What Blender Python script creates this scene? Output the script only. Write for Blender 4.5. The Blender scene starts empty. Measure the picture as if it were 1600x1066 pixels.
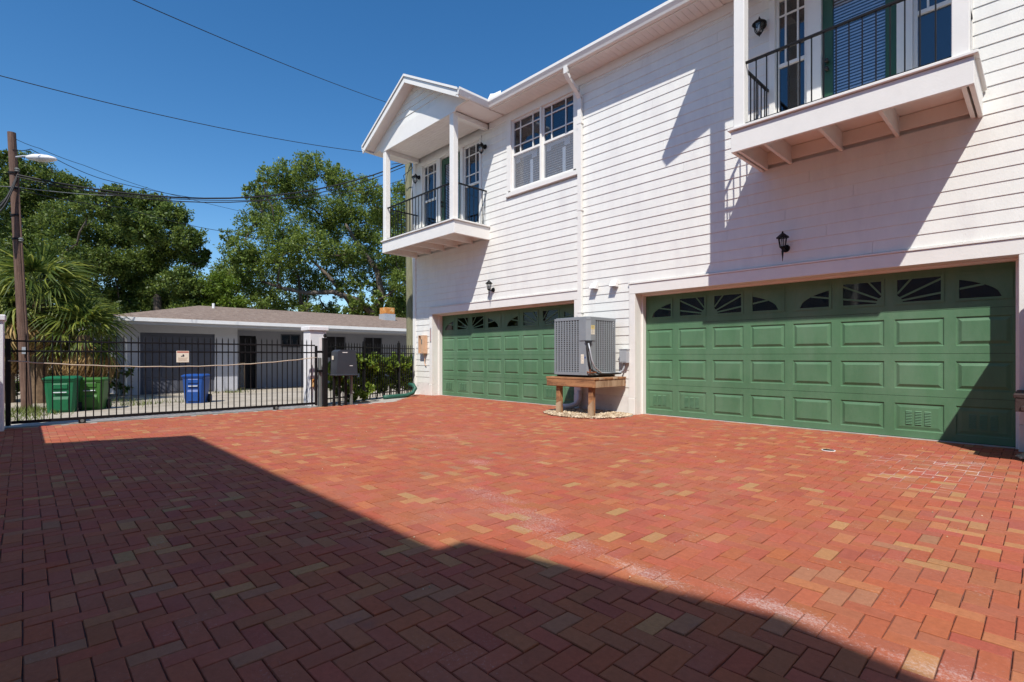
import bpy, bmesh, math, random
import numpy as np
from mathutils import Vector, Matrix
R = math.radians
rnd = random.Random(7)
scene = bpy.context.scene
col = scene.collection

# ------------------------------------------------------------------ camera
CAM_H = 1.05
YAW = math.atan2(837, 800)
cd = bpy.data.cameras.new('camera'); cam = bpy.data.objects.new('camera', cd); col.objects.link(cam)
cam.location = (0, 0, CAM_H); cam.rotation_euler = (R(90), 0, YAW)
cd.sensor_width = 36; cd.lens = 18.0; cd.shift_y = 0.015; cd.clip_start = 0.05; cd.clip_end = 2000
scene.camera = cam

# ------------------------------------------------------------------ sky + sun
SUN_TRAVEL = Vector((-0.785, 1.0, -1.654)).normalized()
elev = math.asin(-SUN_TRAVEL.z); azim = math.atan2(-SUN_TRAVEL.x, -SUN_TRAVEL.y)
world = bpy.data.worlds.new('World'); scene.world = world; world.use_nodes = True
wn = world.node_tree.nodes; wl = world.node_tree.links
sky = wn.new('ShaderNodeTexSky'); sky.sky_type = 'NISHITA'; sky.sun_disc = False
sky.sun_elevation = elev; sky.sun_rotation = azim
sky.air_density = 1.0; sky.dust_density = 0.35; sky.ozone_density = 3.0; sky.altitude = 0
bg = wn['Background']; bg.inputs['Strength'].default_value = 0.135
hsv = wn.new('ShaderNodeHueSaturation'); hsv.inputs['Saturation'].default_value = 1.3
wl.new(sky.outputs['Color'], hsv.inputs['Color']); wl.new(hsv.outputs['Color'], bg.inputs['Color'])
sd = bpy.data.lights.new('sun', 'SUN'); sd.energy = 4.9; sd.angle = R(0.53); sd.color = (1.0, 0.95, 0.88)
sun = bpy.data.objects.new('sun', sd); col.objects.link(sun)
sun.location = (8, -10, 20); sun.rotation_euler = SUN_TRAVEL.to_track_quat('-Z', 'Y').to_euler()
scene.view_settings.view_transform = 'Standard'; scene.view_settings.look = 'None'
scene.view_settings.exposure = 0.13; scene.view_settings.gamma = 1.0
scene.view_settings.use_curve_mapping = False
scene.render.engine = 'CYCLES'
scene.cycles.max_bounces = 7; scene.cycles.diffuse_bounces = 4; scene.cycles.glossy_bounces = 3; scene.cycles.transparent_max_bounces = 12

# ------------------------------------------------------------------ measuring: photo pixel + depth -> point in the place
SN, CS = math.sin(YAW), math.cos(YAW)
def at(x, y, depth):
    u = (x - 800) / 800; v = (557 - y) / 800
    return Vector(((-SN + CS * u) * depth, (CS + SN * u) * depth, CAM_H + v * depth))
def pix(X, Y, Z):
    d = -SN * X + CS * Y; r = CS * X + SN * Y
    if d < 0.05: return (-9999, -9999, d)
    return (800 + 800 * r / d, 557 - 800 * (Z - CAM_H) / d, d)

# ------------------------------------------------------------------ materials
M = {}
def mat(name, color, rough=0.6, var=0.12, scale=6.0, bump=0.0, bscale=40.0, metal=0.0, spec=0.4, color2=None, c2scale=2.0, c2lo=0.45, c2hi=0.65, c2amt=1.0, stretch=None):
    m = bpy.data.materials.new(name); m.use_nodes = True; n = m.node_tree.nodes; l = m.node_tree.links
    b = n['Principled BSDF']; b.inputs['Roughness'].default_value = rough; b.inputs['Metallic'].default_value = metal
    b.inputs['Specular IOR Level'].default_value = spec
    geo = n.new('ShaderNodeNewGeometry')
    src = geo.outputs['Position']
    if stretch:
        mp = n.new('ShaderNodeMapping'); mp.inputs['Scale'].default_value = stretch; l.new(src, mp.inputs['Vector']); src = mp.outputs['Vector']
    ns = n.new('ShaderNodeTexNoise'); ns.inputs['Scale'].default_value = scale; ns.inputs['Detail'].default_value = 6; ns.inputs['Roughness'].default_value = 0.65
    l.new(src, ns.inputs['Vector'])
    mr = n.new('ShaderNodeMapRange'); mr.inputs['From Min'].default_value = 0.3; mr.inputs['From Max'].default_value = 0.7
    mr.inputs['To Min'].default_value = 1 - var; mr.inputs['To Max'].default_value = 1 + var
    l.new(ns.outputs['Fac'], mr.inputs['Value'])
    mx = n.new('ShaderNodeVectorMath'); mx.operation = 'SCALE'
    mx.inputs[0].default_value = color[:3]
    l.new(mr.outputs['Result'], mx.inputs['Scale'])
    out = mx.outputs['Vector']
    if color2:
        n2 = n.new('ShaderNodeTexNoise'); n2.inputs['Scale'].default_value = c2scale; n2.inputs['Detail'].default_value = 8; n2.inputs['Roughness'].default_value = 0.7
        l.new(src, n2.inputs['Vector'])
        m2 = n.new('ShaderNodeMapRange'); m2.inputs['From Min'].default_value = c2lo; m2.inputs['From Max'].default_value = c2hi; m2.inputs['To Max'].default_value = c2amt
        l.new(n2.outputs['Fac'], m2.inputs['Value'])
        mm = n.new('ShaderNodeMix'); mm.data_type = 'RGBA'
        l.new(m2.outputs['Result'], mm.inputs['Factor']); l.new(out, mm.inputs['A']); mm.inputs['B'].default_value = (*color2[:3], 1)
        out = mm.outputs['Result']
    l.new(out, b.inputs['Base Color'])
    if bump > 0:
        nb = n.new('ShaderNodeTexNoise'); nb.inputs['Scale'].default_value = bscale; nb.inputs['Detail'].default_value = 5
        l.new(src, nb.inputs['Vector'])
        bp = n.new('ShaderNodeBump'); bp.inputs['Strength'].default_value = bump; bp.inputs['Distance'].default_value = 0.01
        l.new(nb.outputs['Fac'], bp.inputs['Height']); l.new(bp.outputs['Normal'], b.inputs['Normal'])
    M[name] = m
    return m

mat('siding', (0.79, 0.79, 0.745), 0.55, 0.035, 3.0, 0.25, 60, color2=(0.64, 0.62, 0.61), c2scale=1.3, c2lo=0.48, c2hi=0.8, c2amt=0.6, stretch=(2.2, 1, .6))
mat('trim', (0.80, 0.785, 0.74), 0.45, 0.03, 4.0, 0.12, 50, color2=(0.6, 0.56, 0.52), c2scale=2.2, c2lo=0.58, c2hi=0.85, c2amt=0.45)
mat('soffit', (0.78, 0.74, 0.70), 0.6, 0.03, 4.0)
mat('plinth', (0.74, 0.71, 0.68), 0.8, 0.08, 6.0, 0.3, 80, color2=(0.35, 0.30, 0.26), c2scale=5, c2lo=0.58, c2hi=0.72, c2amt=0.7)
mat('door_green', (0.085, 0.19, 0.10), 0.5, 0.12, 2.2, 0.10, 90, spec=0.3, color2=(0.14, 0.24, 0.15), c2scale=1.8, c2lo=0.42, c2hi=0.72, c2amt=0.8, stretch=(1, 1, 0.4))
mat('entry_green', (0.03, 0.09, 0.05), 0.4, 0.05, 3)
mat('rubber', (0.02, 0.02, 0.02), 0.8, 0.1, 9)
mat('iron', (0.008, 0.008, 0.009), 0.5, 0.15, 12, spec=0.22)
mat('iron_grey', (0.16, 0.17, 0.16), 0.5, 0.1, 6)
mat('brass_dark', (0.025, 0.022, 0.02), 0.4, 0.1, 20, spec=0.5)
mat('roof_shingle', (0.23, 0.17, 0.135), 0.9, 0.3, 25, 0.5, 30, color2=(0.33, 0.26, 0.21), c2scale=6)
mat('roof_light', (0.42, 0.40, 0.38), 0.85, 0.2, 20, 0.4, 30)
mat('flashing', (0.78, 0.78, 0.77), 0.4, 0.05, 5)
mat('concrete', (0.40, 0.375, 0.34), 0.9, 0.14, 4, 0.4, 60, color2=(0.27, 0.24, 0.21), c2scale=1.4)
mat('dirt', (0.42, 0.37, 0.30), 0.95, 0.22, 9, 0.8, 35, color2=(0.30, 0.26, 0.20), c2scale=0.9)
mat('gravel', (0.52, 0.42, 0.30), 0.85, 0.3, 60)
mat('stucco', (0.74, 0.735, 0.74), 0.8, 0.05, 5, 0.4, 70, color2=(0.5, 0.47, 0.44), c2scale=2, c2lo=0.6, c2hi=0.8, c2amt=0.5)
mat('bungalow_wall', (0.27, 0.28, 0.325), 0.8, 0.05, 4, 0.3, 60)
mat('bungalow_white', (0.47, 0.48, 0.52), 0.7, 0.05, 4)
mat('bungalow_slate', (0.085, 0.09, 0.115), 0.6, 0.08, 3)
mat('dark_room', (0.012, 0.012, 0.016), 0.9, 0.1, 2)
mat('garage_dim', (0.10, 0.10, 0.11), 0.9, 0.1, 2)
mat('rust', (0.55, 0.22, 0.05), 0.8, 0.3, 8, color2=(0.62, 0.45, 0.22), c2scale=4, c2lo=0.5, c2hi=0.6)
mat('galvanised', (0.45, 0.48, 0.51), 0.5, 0.08, 8, metal=0.3)
mat('ac_paint', (0.235, 0.265, 0.285), 0.5, 0.05, 6, metal=0.0, spec=0.5)
mat('ac_fin', (0.13, 0.14, 0.15), 0.6, 0.1, 30)
mat('black_plastic', (0.015, 0.016, 0.018), 0.45, 0.1, 8)
mat('operator_plastic', (0.035, 0.042, 0.055), 0.5, 0.08, 4)
mat('pvc', (0.72, 0.72, 0.74), 0.4, 0.04, 5)
mat('timber', (0.40, 0.20, 0.09), 0.8, 0.25, 6, 0.4, 50, color2=(0.20, 0.095, 0.045), c2scale=3, c2lo=0.45, c2hi=0.6, stretch=(1, 3, 3))
mat('timber_pale', (0.46, 0.33, 0.21), 0.85, 0.2, 6, 0.4, 50, color2=(0.24, 0.14, 0.075), c2scale=3, stretch=(3, 3, 0.7))
mat('timber_dark', (0.05, 0.032, 0.03), 0.55, 0.25, 6, 0.4, 50)
mat('meter_tan', (0.62, 0.40, 0.25), 0.6, 0.08, 6)
mat('white_plastic', (0.80, 0.79, 0.77), 0.4, 0.03, 5)
mat('paper', (0.80, 0.76, 0.62), 0.6, 0.04, 20)
mat('paper_yellow', (0.72, 0.60, 0.25), 0.6, 0.1, 40)
mat('ink', (0.05, 0.05, 0.05), 0.7, 0.05, 20)
mat('ink_red', (0.5, 0.14, 0.10), 0.7, 0.05, 20)
mat('copper', (0.30, 0.13, 0.07), 0.45, 0.2, 20, metal=0.6)
mat('hose_green', (0.025, 0.105, 0.075), 0.5, 0.1, 8)
mat('bin_green', (0.010, 0.125, 0.05), 0.45, 0.08, 4)
mat('bin_olive', (0.04, 0.135, 0.022), 0.45, 0.08, 4)
mat('bin_blue', (0.012, 0.065, 0.27), 0.45, 0.08, 4)
mat('pole_wood', (0.15, 0.092, 0.068), 0.9, 0.25, 10, 0.6, 30, color2=(0.10, 0.055, 0.04), c2scale=4, stretch=(4, 4, 0.5))
mat('pole_grey', (0.21, 0.205, 0.13), 0.9, 0.2, 10, 0.6, 30, color2=(0.17, 0.165, 0.09), c2scale=4, stretch=(4, 4, 0.5))
mat('wire', (0.015, 0.015, 0.016), 0.6, 0.05, 5)
mat('wire_grey', (0.30, 0.30, 0.30), 0.5, 0.05, 5)
mat('rope', (0.50, 0.42, 0.32), 0.9, 0.15, 40)
mat('bark', (0.075, 0.058, 0.046), 0.95, 0.3, 8, 0.8, 14, color2=(0.15, 0.125, 0.10), c2scale=2.5)
mat('palm_trunk', (0.15, 0.10, 0.06), 0.95, 0.3, 10, 0.8, 20)
mat('blind', (0.82, 0.83, 0.85), 0.6, 0.03, 5)
mat('curtain', (0.72, 0.72, 0.72), 0.8, 0.04, 5)
mat('screen_mesh', (0.12, 0.125, 0.14), 0.9, 0.05, 5)

def glass_mat(name, tint=(0.9, 0.95, 1.0), base=0.1):
    m = bpy.data.materials.new(name); m.use_nodes = True; n = m.node_tree.nodes; l = m.node_tree.links
    for x in list(n): n.remove(x)
    o = n.new('ShaderNodeOutputMaterial'); mx = n.new('ShaderNodeMixShader'); t = n.new('ShaderNodeBsdfTransparent'); g = n.new('ShaderNodeBsdfGlossy')
    t.inputs['Color'].default_value = (*tint, 1); g.inputs['Roughness'].default_value = 0.03
    f = n.new('ShaderNodeFresnel'); gg = n.new('ShaderNodeNewGeometry'); ir = n.new('ShaderNodeMapRange')
    ir.inputs['To Min'].default_value = 1.5; ir.inputs['To Max'].default_value = 1 / 1.5; l.new(gg.outputs['Backfacing'], ir.inputs['Value']); l.new(ir.outputs['Result'], f.inputs['IOR'])
    ns = n.new('ShaderNodeTexNoise'); ns.inputs['Scale'].default_value = 1.2
    bp = n.new('ShaderNodeBump'); bp.inputs['Strength'].default_value = 0.06; bp.inputs['Distance'].default_value = 0.02
    l.new(ns.outputs['Fac'], bp.inputs['Height']); l.new(bp.outputs['Normal'], g.inputs['Normal'])
    ad = n.new('ShaderNodeMath'); ad.operation = 'ADD'; ad.use_clamp = True; ad.inputs[1].default_value = base
    l.new(f.outputs['Fac'], ad.inputs[0]); l.new(ad.outputs[0], mx.inputs['Fac'])
    l.new(t.outputs[0], mx.inputs[1]); l.new(g.outputs[0], mx.inputs[2]); l.new(mx.outputs[0], o.inputs['Surface'])
    M[name] = m
glass_mat('glass', (0.55, 0.62, 0.72), 0.06)
glass_mat('lamp_glass', (0.92, 0.92, 0.9), 0.05)
glass_mat('dark_glass', (0.35, 0.36, 0.40), 0.0)

def mesh_screen(name, colr, alpha):
    m = bpy.data.materials.new(name); m.use_nodes = True; n = m.node_tree.nodes; l = m.node_tree.links
    b = n['Principled BSDF']; b.inputs['Base Color'].default_value = (*colr, 1); b.inputs['Roughness'].default_value = 0.9; b.inputs['Alpha'].default_value = alpha
    M[name] = m
mesh_screen('insect_screen', (0.42, 0.43, 0.45), 0.30)
glass_mat('clear_glass', (0.86, 0.9, 0.95), 0.04)

def leaf_mat(name, c_lo, c_hi, trans=0.35, rough=0.5, c_mid=None):
    m = bpy.data.materials.new(name); m.use_nodes = True; n = m.node_tree.nodes; l = m.node_tree.links
    b = n['Principled BSDF']; b.inputs['Roughness'].default_value = rough; b.inputs['Specular IOR Level'].default_value = 0.35
    g = n.new('ShaderNodeNewGeometry'); cr = n.new('ShaderNodeValToRGB')
    cr.color_ramp.elements[0].color = (*c_lo, 1); cr.color_ramp.elements[1].color = (*c_hi, 1)
    if c_mid:
        e = cr.color_ramp.elements.new(0.55); e.color = (*c_mid, 1)
    l.new(g.outputs['Random Per Island'], cr.inputs['Fac'])
    t = n.new('ShaderNodeBsdfTranslucent'); mx = n.new('ShaderNodeMixShader'); mx.inputs['Fac'].default_value = trans
    l.new(cr.outputs['Color'], b.inputs['Base Color'])
    hs = n.new('ShaderNodeHueSaturation'); hs.inputs['Value'].default_value = 1.5; hs.inputs['Hue'].default_value = 0.485
    l.new(cr.outputs['Color'], hs.inputs['Color']); l.new(hs.outputs['Color'], t.inputs['Color'])
    l.new(b.outputs[0], mx.inputs[1]); l.new(t.outputs[0], mx.inputs[2]); l.new(mx.outputs[0], n['Material Output'].inputs['Surface'])
    M[name] = m
leaf_mat('leaf_oak', (0.06, 0.10, 0.016), (0.25, 0.32, 0.065), 0.4, c_mid=(0.125, 0.185, 0.034))
leaf_mat('leaf_dark', (0.04, 0.07, 0.014), (0.20, 0.26, 0.05), 0.36, c_mid=(0.09, 0.14, 0.026))
leaf_mat('leaf_bright', (0.07, 0.13, 0.012), (0.17, 0.24, 0.03), 0.4)
leaf_mat('leaf_hedge', (0.05, 0.11, 0.014), (0.26, 0.35, 0.04), 0.4)
leaf_mat('frond_green', (0.035, 0.065, 0.01), (0.26, 0.29, 0.05), 0.35, 0.5, c_mid=(0.09, 0.13, 0.02))
leaf_mat('frond_dead', (0.22, 0.12, 0.05), (0.50, 0.36, 0.15), 0.25, 0.8)
leaf_mat('grass', (0.06, 0.11, 0.02), (0.20, 0.22, 0.06), 0.3, 0.6)

def brick_mat():
    m = bpy.data.materials.new('paver_clay'); m.use_nodes = True; n = m.node_tree.nodes; l = m.node_tree.links
    b = n['Principled BSDF']; b.inputs['Roughness'].default_value = 0.82; b.inputs['Specular IOR Level'].default_value = 0.25
    at_ = n.new('ShaderNodeAttribute'); at_.attribute_name = 'tone'
    g = n.new('ShaderNodeNewGeometry')
    ns = n.new('ShaderNodeTexNoise'); ns.inputs['Scale'].default_value = 38; ns.inputs['Detail'].default_value = 8; ns.inputs['Roughness'].default_value = 0.75
    l.new(g.outputs['Position'], ns.inputs['Vector'])
    mr = n.new('ShaderNodeMapRange'); mr.inputs['From Min'].default_value = 0.3; mr.inputs['From Max'].default_value = 0.7; mr.inputs['To Min'].default_value = 0.84; mr.inputs['To Max'].default_value = 1.16
    l.new(ns.outputs['Fac'], mr.inputs['Value'])
    sc = n.new('ShaderNodeVectorMath'); sc.operation = 'SCALE'; l.new(at_.outputs['Color'], sc.inputs[0]); l.new(mr.outputs['Result'], sc.inputs['Scale'])
    # weathering: broad dust and grime
    n3 = n.new('ShaderNodeTexNoise'); n3.inputs['Scale'].default_value = 0.8; n3.inputs['Detail'].default_value = 9; n3.inputs['Roughness'].default_value = 0.7
    l.new(g.outputs['Position'], n3.inputs['Vector'])
    d1 = n.new('ShaderNodeMapRange'); d1.inputs['From Min'].default_value = 0.5; d1.inputs['From Max'].default_value = 0.8; d1.inputs['To Max'].default_value = 0.45
    l.new(n3.outputs['Fac'], d1.inputs['Value'])
    mx1 = n.new('ShaderNodeMix'); mx1.data_type = 'RGBA'; l.new(d1.outputs['Result'], mx1.inputs['Factor']); l.new(sc.outputs['Vector'], mx1.inputs['A']); mx1.inputs['B'].default_value = (0.43, 0.18, 0.135, 1)
    cur = mx1.outputs['Result']
    # small dark spots (oil, tyre marks)
    n5 = n.new('ShaderNodeTexNoise'); n5.inputs['Scale'].default_value = 4.5; n5.inputs['Detail'].default_value = 3; l.new(g.outputs['Position'], n5.inputs['Vector'])
    d5 = n.new('ShaderNodeMapRange'); d5.inputs['From Min'].default_value = 0.68; d5.inputs['From Max'].default_value = 0.78; d5.inputs['To Max'].default_value = 0.4
    l.new(n5.outputs['Fac'], d5.inputs['Value'])
    mx5 = n.new('ShaderNodeMix'); mx5.data_type = 'RGBA'; l.new(d5.outputs['Result'], mx5.inputs['Factor']); l.new(cur, mx5.inputs['A']); mx5.inputs['B'].default_value = (0.17, 0.09, 0.08, 1)
    cur = mx5.outputs['Result']
    # white efflorescence, patches where water has dried
    n4 = n.new('ShaderNodeTexNoise'); n4.inputs['Scale'].default_value = 70; n4.inputs['Detail'].default_value = 10; n4.inputs['Roughness'].default_value = 0.85
    l.new(g.outputs['Position'], n4.inputs['Vector'])
    n6 = n.new('ShaderNodeTexNoise'); n6.inputs['Scale'].default_value = 3.0; n6.inputs['Detail'].default_value = 4
    l.new(g.outputs['Position'], n6.inputs['Vector'])
    spots = [(-4.0, 3.25, .34, .16, .55), (-2.9, 2.55, .5, .16, .5), (-2.45, 2.4, .42, .16, .62), (-1.95, 2.27, .42, .13, .5), (-1.35, 2.2, .45, .10, .55), (-.75, 2.28, .40, .09, .7), (-.35, 2.2, .3, .08, .6),
             (-3.45, 2.8, .3, .10, .4), (-5.2, 3.6, .6, .2, .3), (-.6, 6.75, .30, .20, .62), (-.75, 6.2, .10, .42, .45)]
    acc = None
    for (x, y, rx, ry, amp) in spots:
        sb = n.new('ShaderNodeVectorMath'); sb.operation = 'SUBTRACT'; l.new(g.outputs['Position'], sb.inputs[0]); sb.inputs[1].default_value = (x, y, 0)
        dv = n.new('ShaderNodeVectorMath'); dv.operation = 'DIVIDE'; l.new(sb.outputs[0], dv.inputs[0]); dv.inputs[1].default_value = (rx, ry, 10)
        ln = n.new('ShaderNodeVectorMath'); ln.operation = 'LENGTH'; l.new(dv.outputs[0], ln.inputs[0])
        fr = n.new('ShaderNodeMapRange'); fr.interpolation_type = 'SMOOTHSTEP'; fr.inputs['From Min'].default_value = 1.5; fr.inputs['From Max'].default_value = 0.0; fr.inputs['To Max'].default_value = amp
        l.new(ln.outputs['Value'], fr.inputs['Value'])
        if acc is None: acc = fr.outputs['Result']
        else:
            mm = n.new('ShaderNodeMath'); mm.operation = 'MAXIMUM'; l.new(acc, mm.inputs[0]); l.new(fr.outputs['Result'], mm.inputs[1]); acc = mm.outputs[0]
    a1 = n.new('ShaderNodeMath'); a1.operation = 'MULTIPLY_ADD'; l.new(n4.outputs['Fac'], a1.inputs[0]); a1.inputs[1].default_value = 5.0; a1.inputs[2].default_value = -2.95
    a2 = n.new('ShaderNodeMath'); a2.operation = 'ADD'; l.new(a1.outputs[0], a2.inputs[0]); l.new(acc, a2.inputs[1])
    a4 = n.new('ShaderNodeMath'); a4.operation = 'MULTIPLY_ADD'; l.new(n6.outputs['Fac'], a4.inputs[0]); a4.inputs[1].default_value = 1.6; a4.inputs[2].default_value = -0.8
    a5 = n.new('ShaderNodeMath'); a5.operation = 'ADD'; l.new(a2.outputs[0], a5.inputs[0]); l.new(a4.outputs[0], a5.inputs[1])
    a3 = n.new('ShaderNodeMapRange'); a3.inputs['From Min'].default_value = 0.0; a3.inputs['From Max'].default_value = 0.7; a3.inputs['To Max'].default_value = 0.5; l.new(a5.outputs[0], a3.inputs['Value'])
    mx4 = n.new('ShaderNodeMix'); mx4.data_type = 'RGBA'; l.new(a3.outputs['Result'], mx4.inputs['Factor']); l.new(cur, mx4.inputs['A']); mx4.inputs['B'].default_value = (0.62, 0.54, 0.52, 1)
    cur = mx4.outputs['Result']
    sb = n.new('ShaderNodeVectorMath'); sb.operation = 'SUBTRACT'; l.new(g.outputs['Position'], sb.inputs[0]); sb.inputs[1].default_value = (-.72, 6.15, 0)
    dv = n.new('ShaderNodeVectorMath'); dv.operation = 'DIVIDE'; l.new(sb.outputs[0], dv.inputs[0]); dv.inputs[1].default_value = (.62, 1.35, 10)
    ln = n.new('ShaderNodeVectorMath'); ln.operation = 'LENGTH'; l.new(dv.outputs[0], ln.inputs[0])
    jm = n.new('ShaderNodeMapRange'); jm.inputs['From Min'].default_value = 1.0; jm.inputs['From Max'].default_value = 0.3; l.new(ln.outputs['Value'], jm.inputs['Value'])
    j2 = n.new('ShaderNodeMath'); j2.operation = 'MULTIPLY_ADD'; l.new(n6.outputs['Fac'], j2.inputs[0]); j2.inputs[1].default_value = 2.4; j2.inputs[2].default_value = -.95; j2.use_clamp = True
    j3 = n.new('ShaderNodeMath'); j3.operation = 'MULTIPLY'; l.new(jm.outputs['Result'], j3.inputs[0]); l.new(j2.outputs[0], j3.inputs[1])
    j4 = n.new('ShaderNodeMath'); j4.operation = 'SUBTRACT'; j4.inputs[0].default_value = 1.0; l.new(at_.outputs['Alpha'], j4.inputs[1])
    j5 = n.new('ShaderNodeMath'); j5.operation = 'MULTIPLY'; l.new(j3.outputs[0], j5.inputs[0]); l.new(j4.outputs[0], j5.inputs[1])
    mx6 = n.new('ShaderNodeMix'); mx6.data_type = 'RGBA'; l.new(j5.outputs[0], mx6.inputs['Factor']); l.new(cur, mx6.inputs['A']); mx6.inputs['B'].default_value = (0.75, 0.70, 0.68, 1)
    l.new(mx6.outputs['Result'], b.inputs['Base Color'])
    bp = n.new('ShaderNodeBump'); bp.inputs['Strength'].default_value = 0.35; bp.inputs['Distance'].default_value = 0.004
    l.new(ns.outputs['Fac'], bp.inputs['Height']); l.new(bp.outputs['Normal'], b.inputs['Normal'])
    M['paver'] = m
brick_mat()
mat('joint_sand', (0.15, 0.065, 0.05), 0.95, 0.3, 50, 0.4, 90)

# ------------------------------------------------------------------ mesh helpers
class MB:
    def __init__(s): s.v = []; s.f = []
    def add(s, vs, fs):
        o = len(s.v); s.v += [tuple(p) for p in vs]; s.f += [tuple(i + o for i in f) for f in fs]; return s
    def box(s, x0, x1, y0, y1, z0, z1):
        x0, x1 = min(x0, x1), max(x0, x1); y0, y1 = min(y0, y1), max(y0, y1); z0, z1 = min(z0, z1), max(z0, z1)
        return s.add([(x0, y0, z0), (x1, y0, z0), (x1, y1, z0), (x0, y1, z0), (x0, y0, z1), (x1, y0, z1), (x1, y1, z1), (x0, y1, z1)],
                     [(0, 3, 2, 1), (4, 5, 6, 7), (0, 1, 5, 4), (1, 2, 6, 5), (2, 3, 7, 6), (3, 0, 4, 7)])
    def cbox(s, x0, x1, y0, y1, z0, z1, c=0.004):
        b = bmesh.new(); bmesh.ops.create_cube(b, size=1)
        for v in b.verts: v.co = Vector(((x0 + x1) / 2 + v.co.x * (x1 - x0), (y0 + y1) / 2 + v.co.y * (y1 - y0), (z0 + z1) / 2 + v.co.z * (z1 - z0)))
        bmesh.ops.bevel(b, geom=list(b.edges), offset=c, segments=1, affect='EDGES')
        b.verts.index_update(); s.add([v.co[:] for v in b.verts], [[v.index for v in f.verts] for f in b.faces]); b.free(); return s
    def prism(s, poly, axis, a0, a1):
        n = len(poly)
        def P(p, a): return {'x': (a, p[0], p[1]), 'y': (p[0], a, p[1]), 'z': (p[0], p[1], a)}[axis]
        return s.add([P(p, a0) for p in poly] + [P(p, a1) for p in poly],
                     [tuple(range(n))[::-1], tuple(range(n, 2 * n))] + [(i, (i + 1) % n, n + (i + 1) % n, n + i) for i in range(n)])
    def tube(s, pts, rad, n=8, cap=True):
        pts = [Vector(p) for p in pts]; k = len(pts)
        rs = rad if isinstance(rad, (list, tuple)) else [rad] * k
        o = len(s.v); up = None; vs = []; fs = []
        for i, p in enumerate(pts):
            t = (pts[min(i + 1, k - 1)] - pts[max(i - 1, 0)]).normalized()
            if up is None: up = t.orthogonal().normalized()
            up = (up - t * up.dot(t)).normalized() if (up - t * up.dot(t)).length > 1e-6 else t.orthogonal().normalized()
            sd_ = t.cross(up)
            for j in range(n):
                a = 2 * math.pi * j / n
                vs.append(p + (up * math.cos(a) + sd_ * math.sin(a)) * rs[i])
        for i in range(k - 1):
            for j in range(n):
                fs.append((i * n + j, i * n + (j + 1) % n, (i + 1) * n + (j + 1) % n, (i + 1) * n + j))
        if cap: fs += [tuple(range(n))[::-1], tuple(range((k - 1) * n, k * n))]
        return s.add(vs, fs)
    def lathe(s, prof, n=16, c=(0, 0, 0)):
        k = len(prof); vs = []; fs = []
        for r, z in prof:
            for j in range(n):
                a = 2 * math.pi * j / n; vs.append((c[0] + r * math.cos(a), c[1] + r * math.sin(a), c[2] + z))
        for i in range(k - 1):
            for j in range(n): fs.append((i * n + j, i * n + (j + 1) % n, (i + 1) * n + (j + 1) % n, (i + 1) * n + j))
        fs += [tuple(range(n))[::-1], tuple(range((k - 1) * n, k * n))]
        return s.add(vs, fs)
    def mesh(s, name, origin=(0, 0, 0), smooth=False, recalc=True):
        me = bpy.data.meshes.new(name)
        ox, oy, oz = origin
        me.from_pydata([(x - ox, y - oy, z - oz) for x, y, z in s.v], [], s.f)
        if recalc:
            b = bmesh.new(); b.from_mesh(me); bmesh.ops.recalc_face_normals(b, faces=b.faces); b.to_mesh(me); b.free()
        if smooth: me.polygons.foreach_set('use_smooth', [True] * len(me.polygons))
        me.update(); return me

ORG = {}
def org(o):
    while o.parent: o = o.parent
    return ORG.get(o.name, (0, 0, 0))
def tag(o, label=None, cat=None, group=None, kind=None):
    if label: o['label'] = label
    if cat: o['category'] = cat
    if group: o['group'] = group
    if kind: o['kind'] = kind
    return o
def thing(name, loc, label, cat, group=None, kind=None, rz=0):
    o = bpy.data.objects.new(name, None); col.objects.link(o); o.location = loc; o.rotation_euler = (0, 0, rz); o.empty_display_size = 0.2
    ORG[o.name] = (0, 0, 0) if rz else tuple(loc)
    return tag(o, label, cat, group, kind)
def part(name, mb, m, parent, smooth=False, recalc=True):
    """mb is given in world metres (the frame of an unturned thing) or in the local frame of a turned one"""
    me = mb.mesh(name, org(parent), smooth, recalc); me.materials.append(M[m])
    o = bpy.data.objects.new(name, me); col.objects.link(o); o.parent = parent; return o
def piece(name, me, parent, loc, rot=(0, 0, 0)):
    """a piece that shares its mesh with its likes; loc in world metres for unturned things"""
    o = bpy.data.objects.new(name, me); col.objects.link(o); o.parent = parent
    g = org(parent); o.location = (loc[0] - g[0], loc[1] - g[1], loc[2] - g[2]); o.rotation_euler = rot; return o
def solo(name, mb, m, base, label, cat, group=None, kind=None, smooth=False):
    me = mb.mesh(name, base, smooth); me.materials.append(M[m])
    o = bpy.data.objects.new(name, me); col.objects.link(o); o.location = base; ORG[o.name] = tuple(base)
    return tag(o, label, cat, group, kind)
def local_solid(mb, m, name):
    me = mb.mesh(name); me.materials.append(M[m]); return me

# ================================================================== GROUND
W = 7.95          # face of the siding
DOORY = 8.24      # face of the garage doors
GL = [(-11.38, -6.50), (-5.10, -0.22)]   # garage openings
def in_paving(x, y):
    if y > 7.93:
        return y < 8.22 and any(a - .02 < x < b + .02 for a, b in GL)
    if y < 6.25: return x > -10.44
    return x > -10.44 - (y - 6.25) * 1.02
# one sheet of open ground out to the horizon; it falls a little beyond the gate
g = MB()
xs = [-600, -120, -40, -22, -16, -12.4, -11.5, -10.4, 30, 600]; zs = [-.3, -.3, -.25, -.2, -.13, -.06, -.05, -.05, -.05, -.3]
ys = [-600, -30, 30, 600]
for i in range(len(xs) - 1):
    for j in range(3):
        g.add([(xs[i], ys[j], zs[i]), (xs[i + 1], ys[j], zs[i + 1]), (xs[i + 1], ys[j + 1], zs[i + 1]), (xs[i], ys[j + 1], zs[i])], [(0, 1, 2, 3)])
o = solo('ground', g, 'dirt', (0, 0, 0), 'bare sandy ground of the alley beyond the gate', 'ground', kind='structure')
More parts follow.
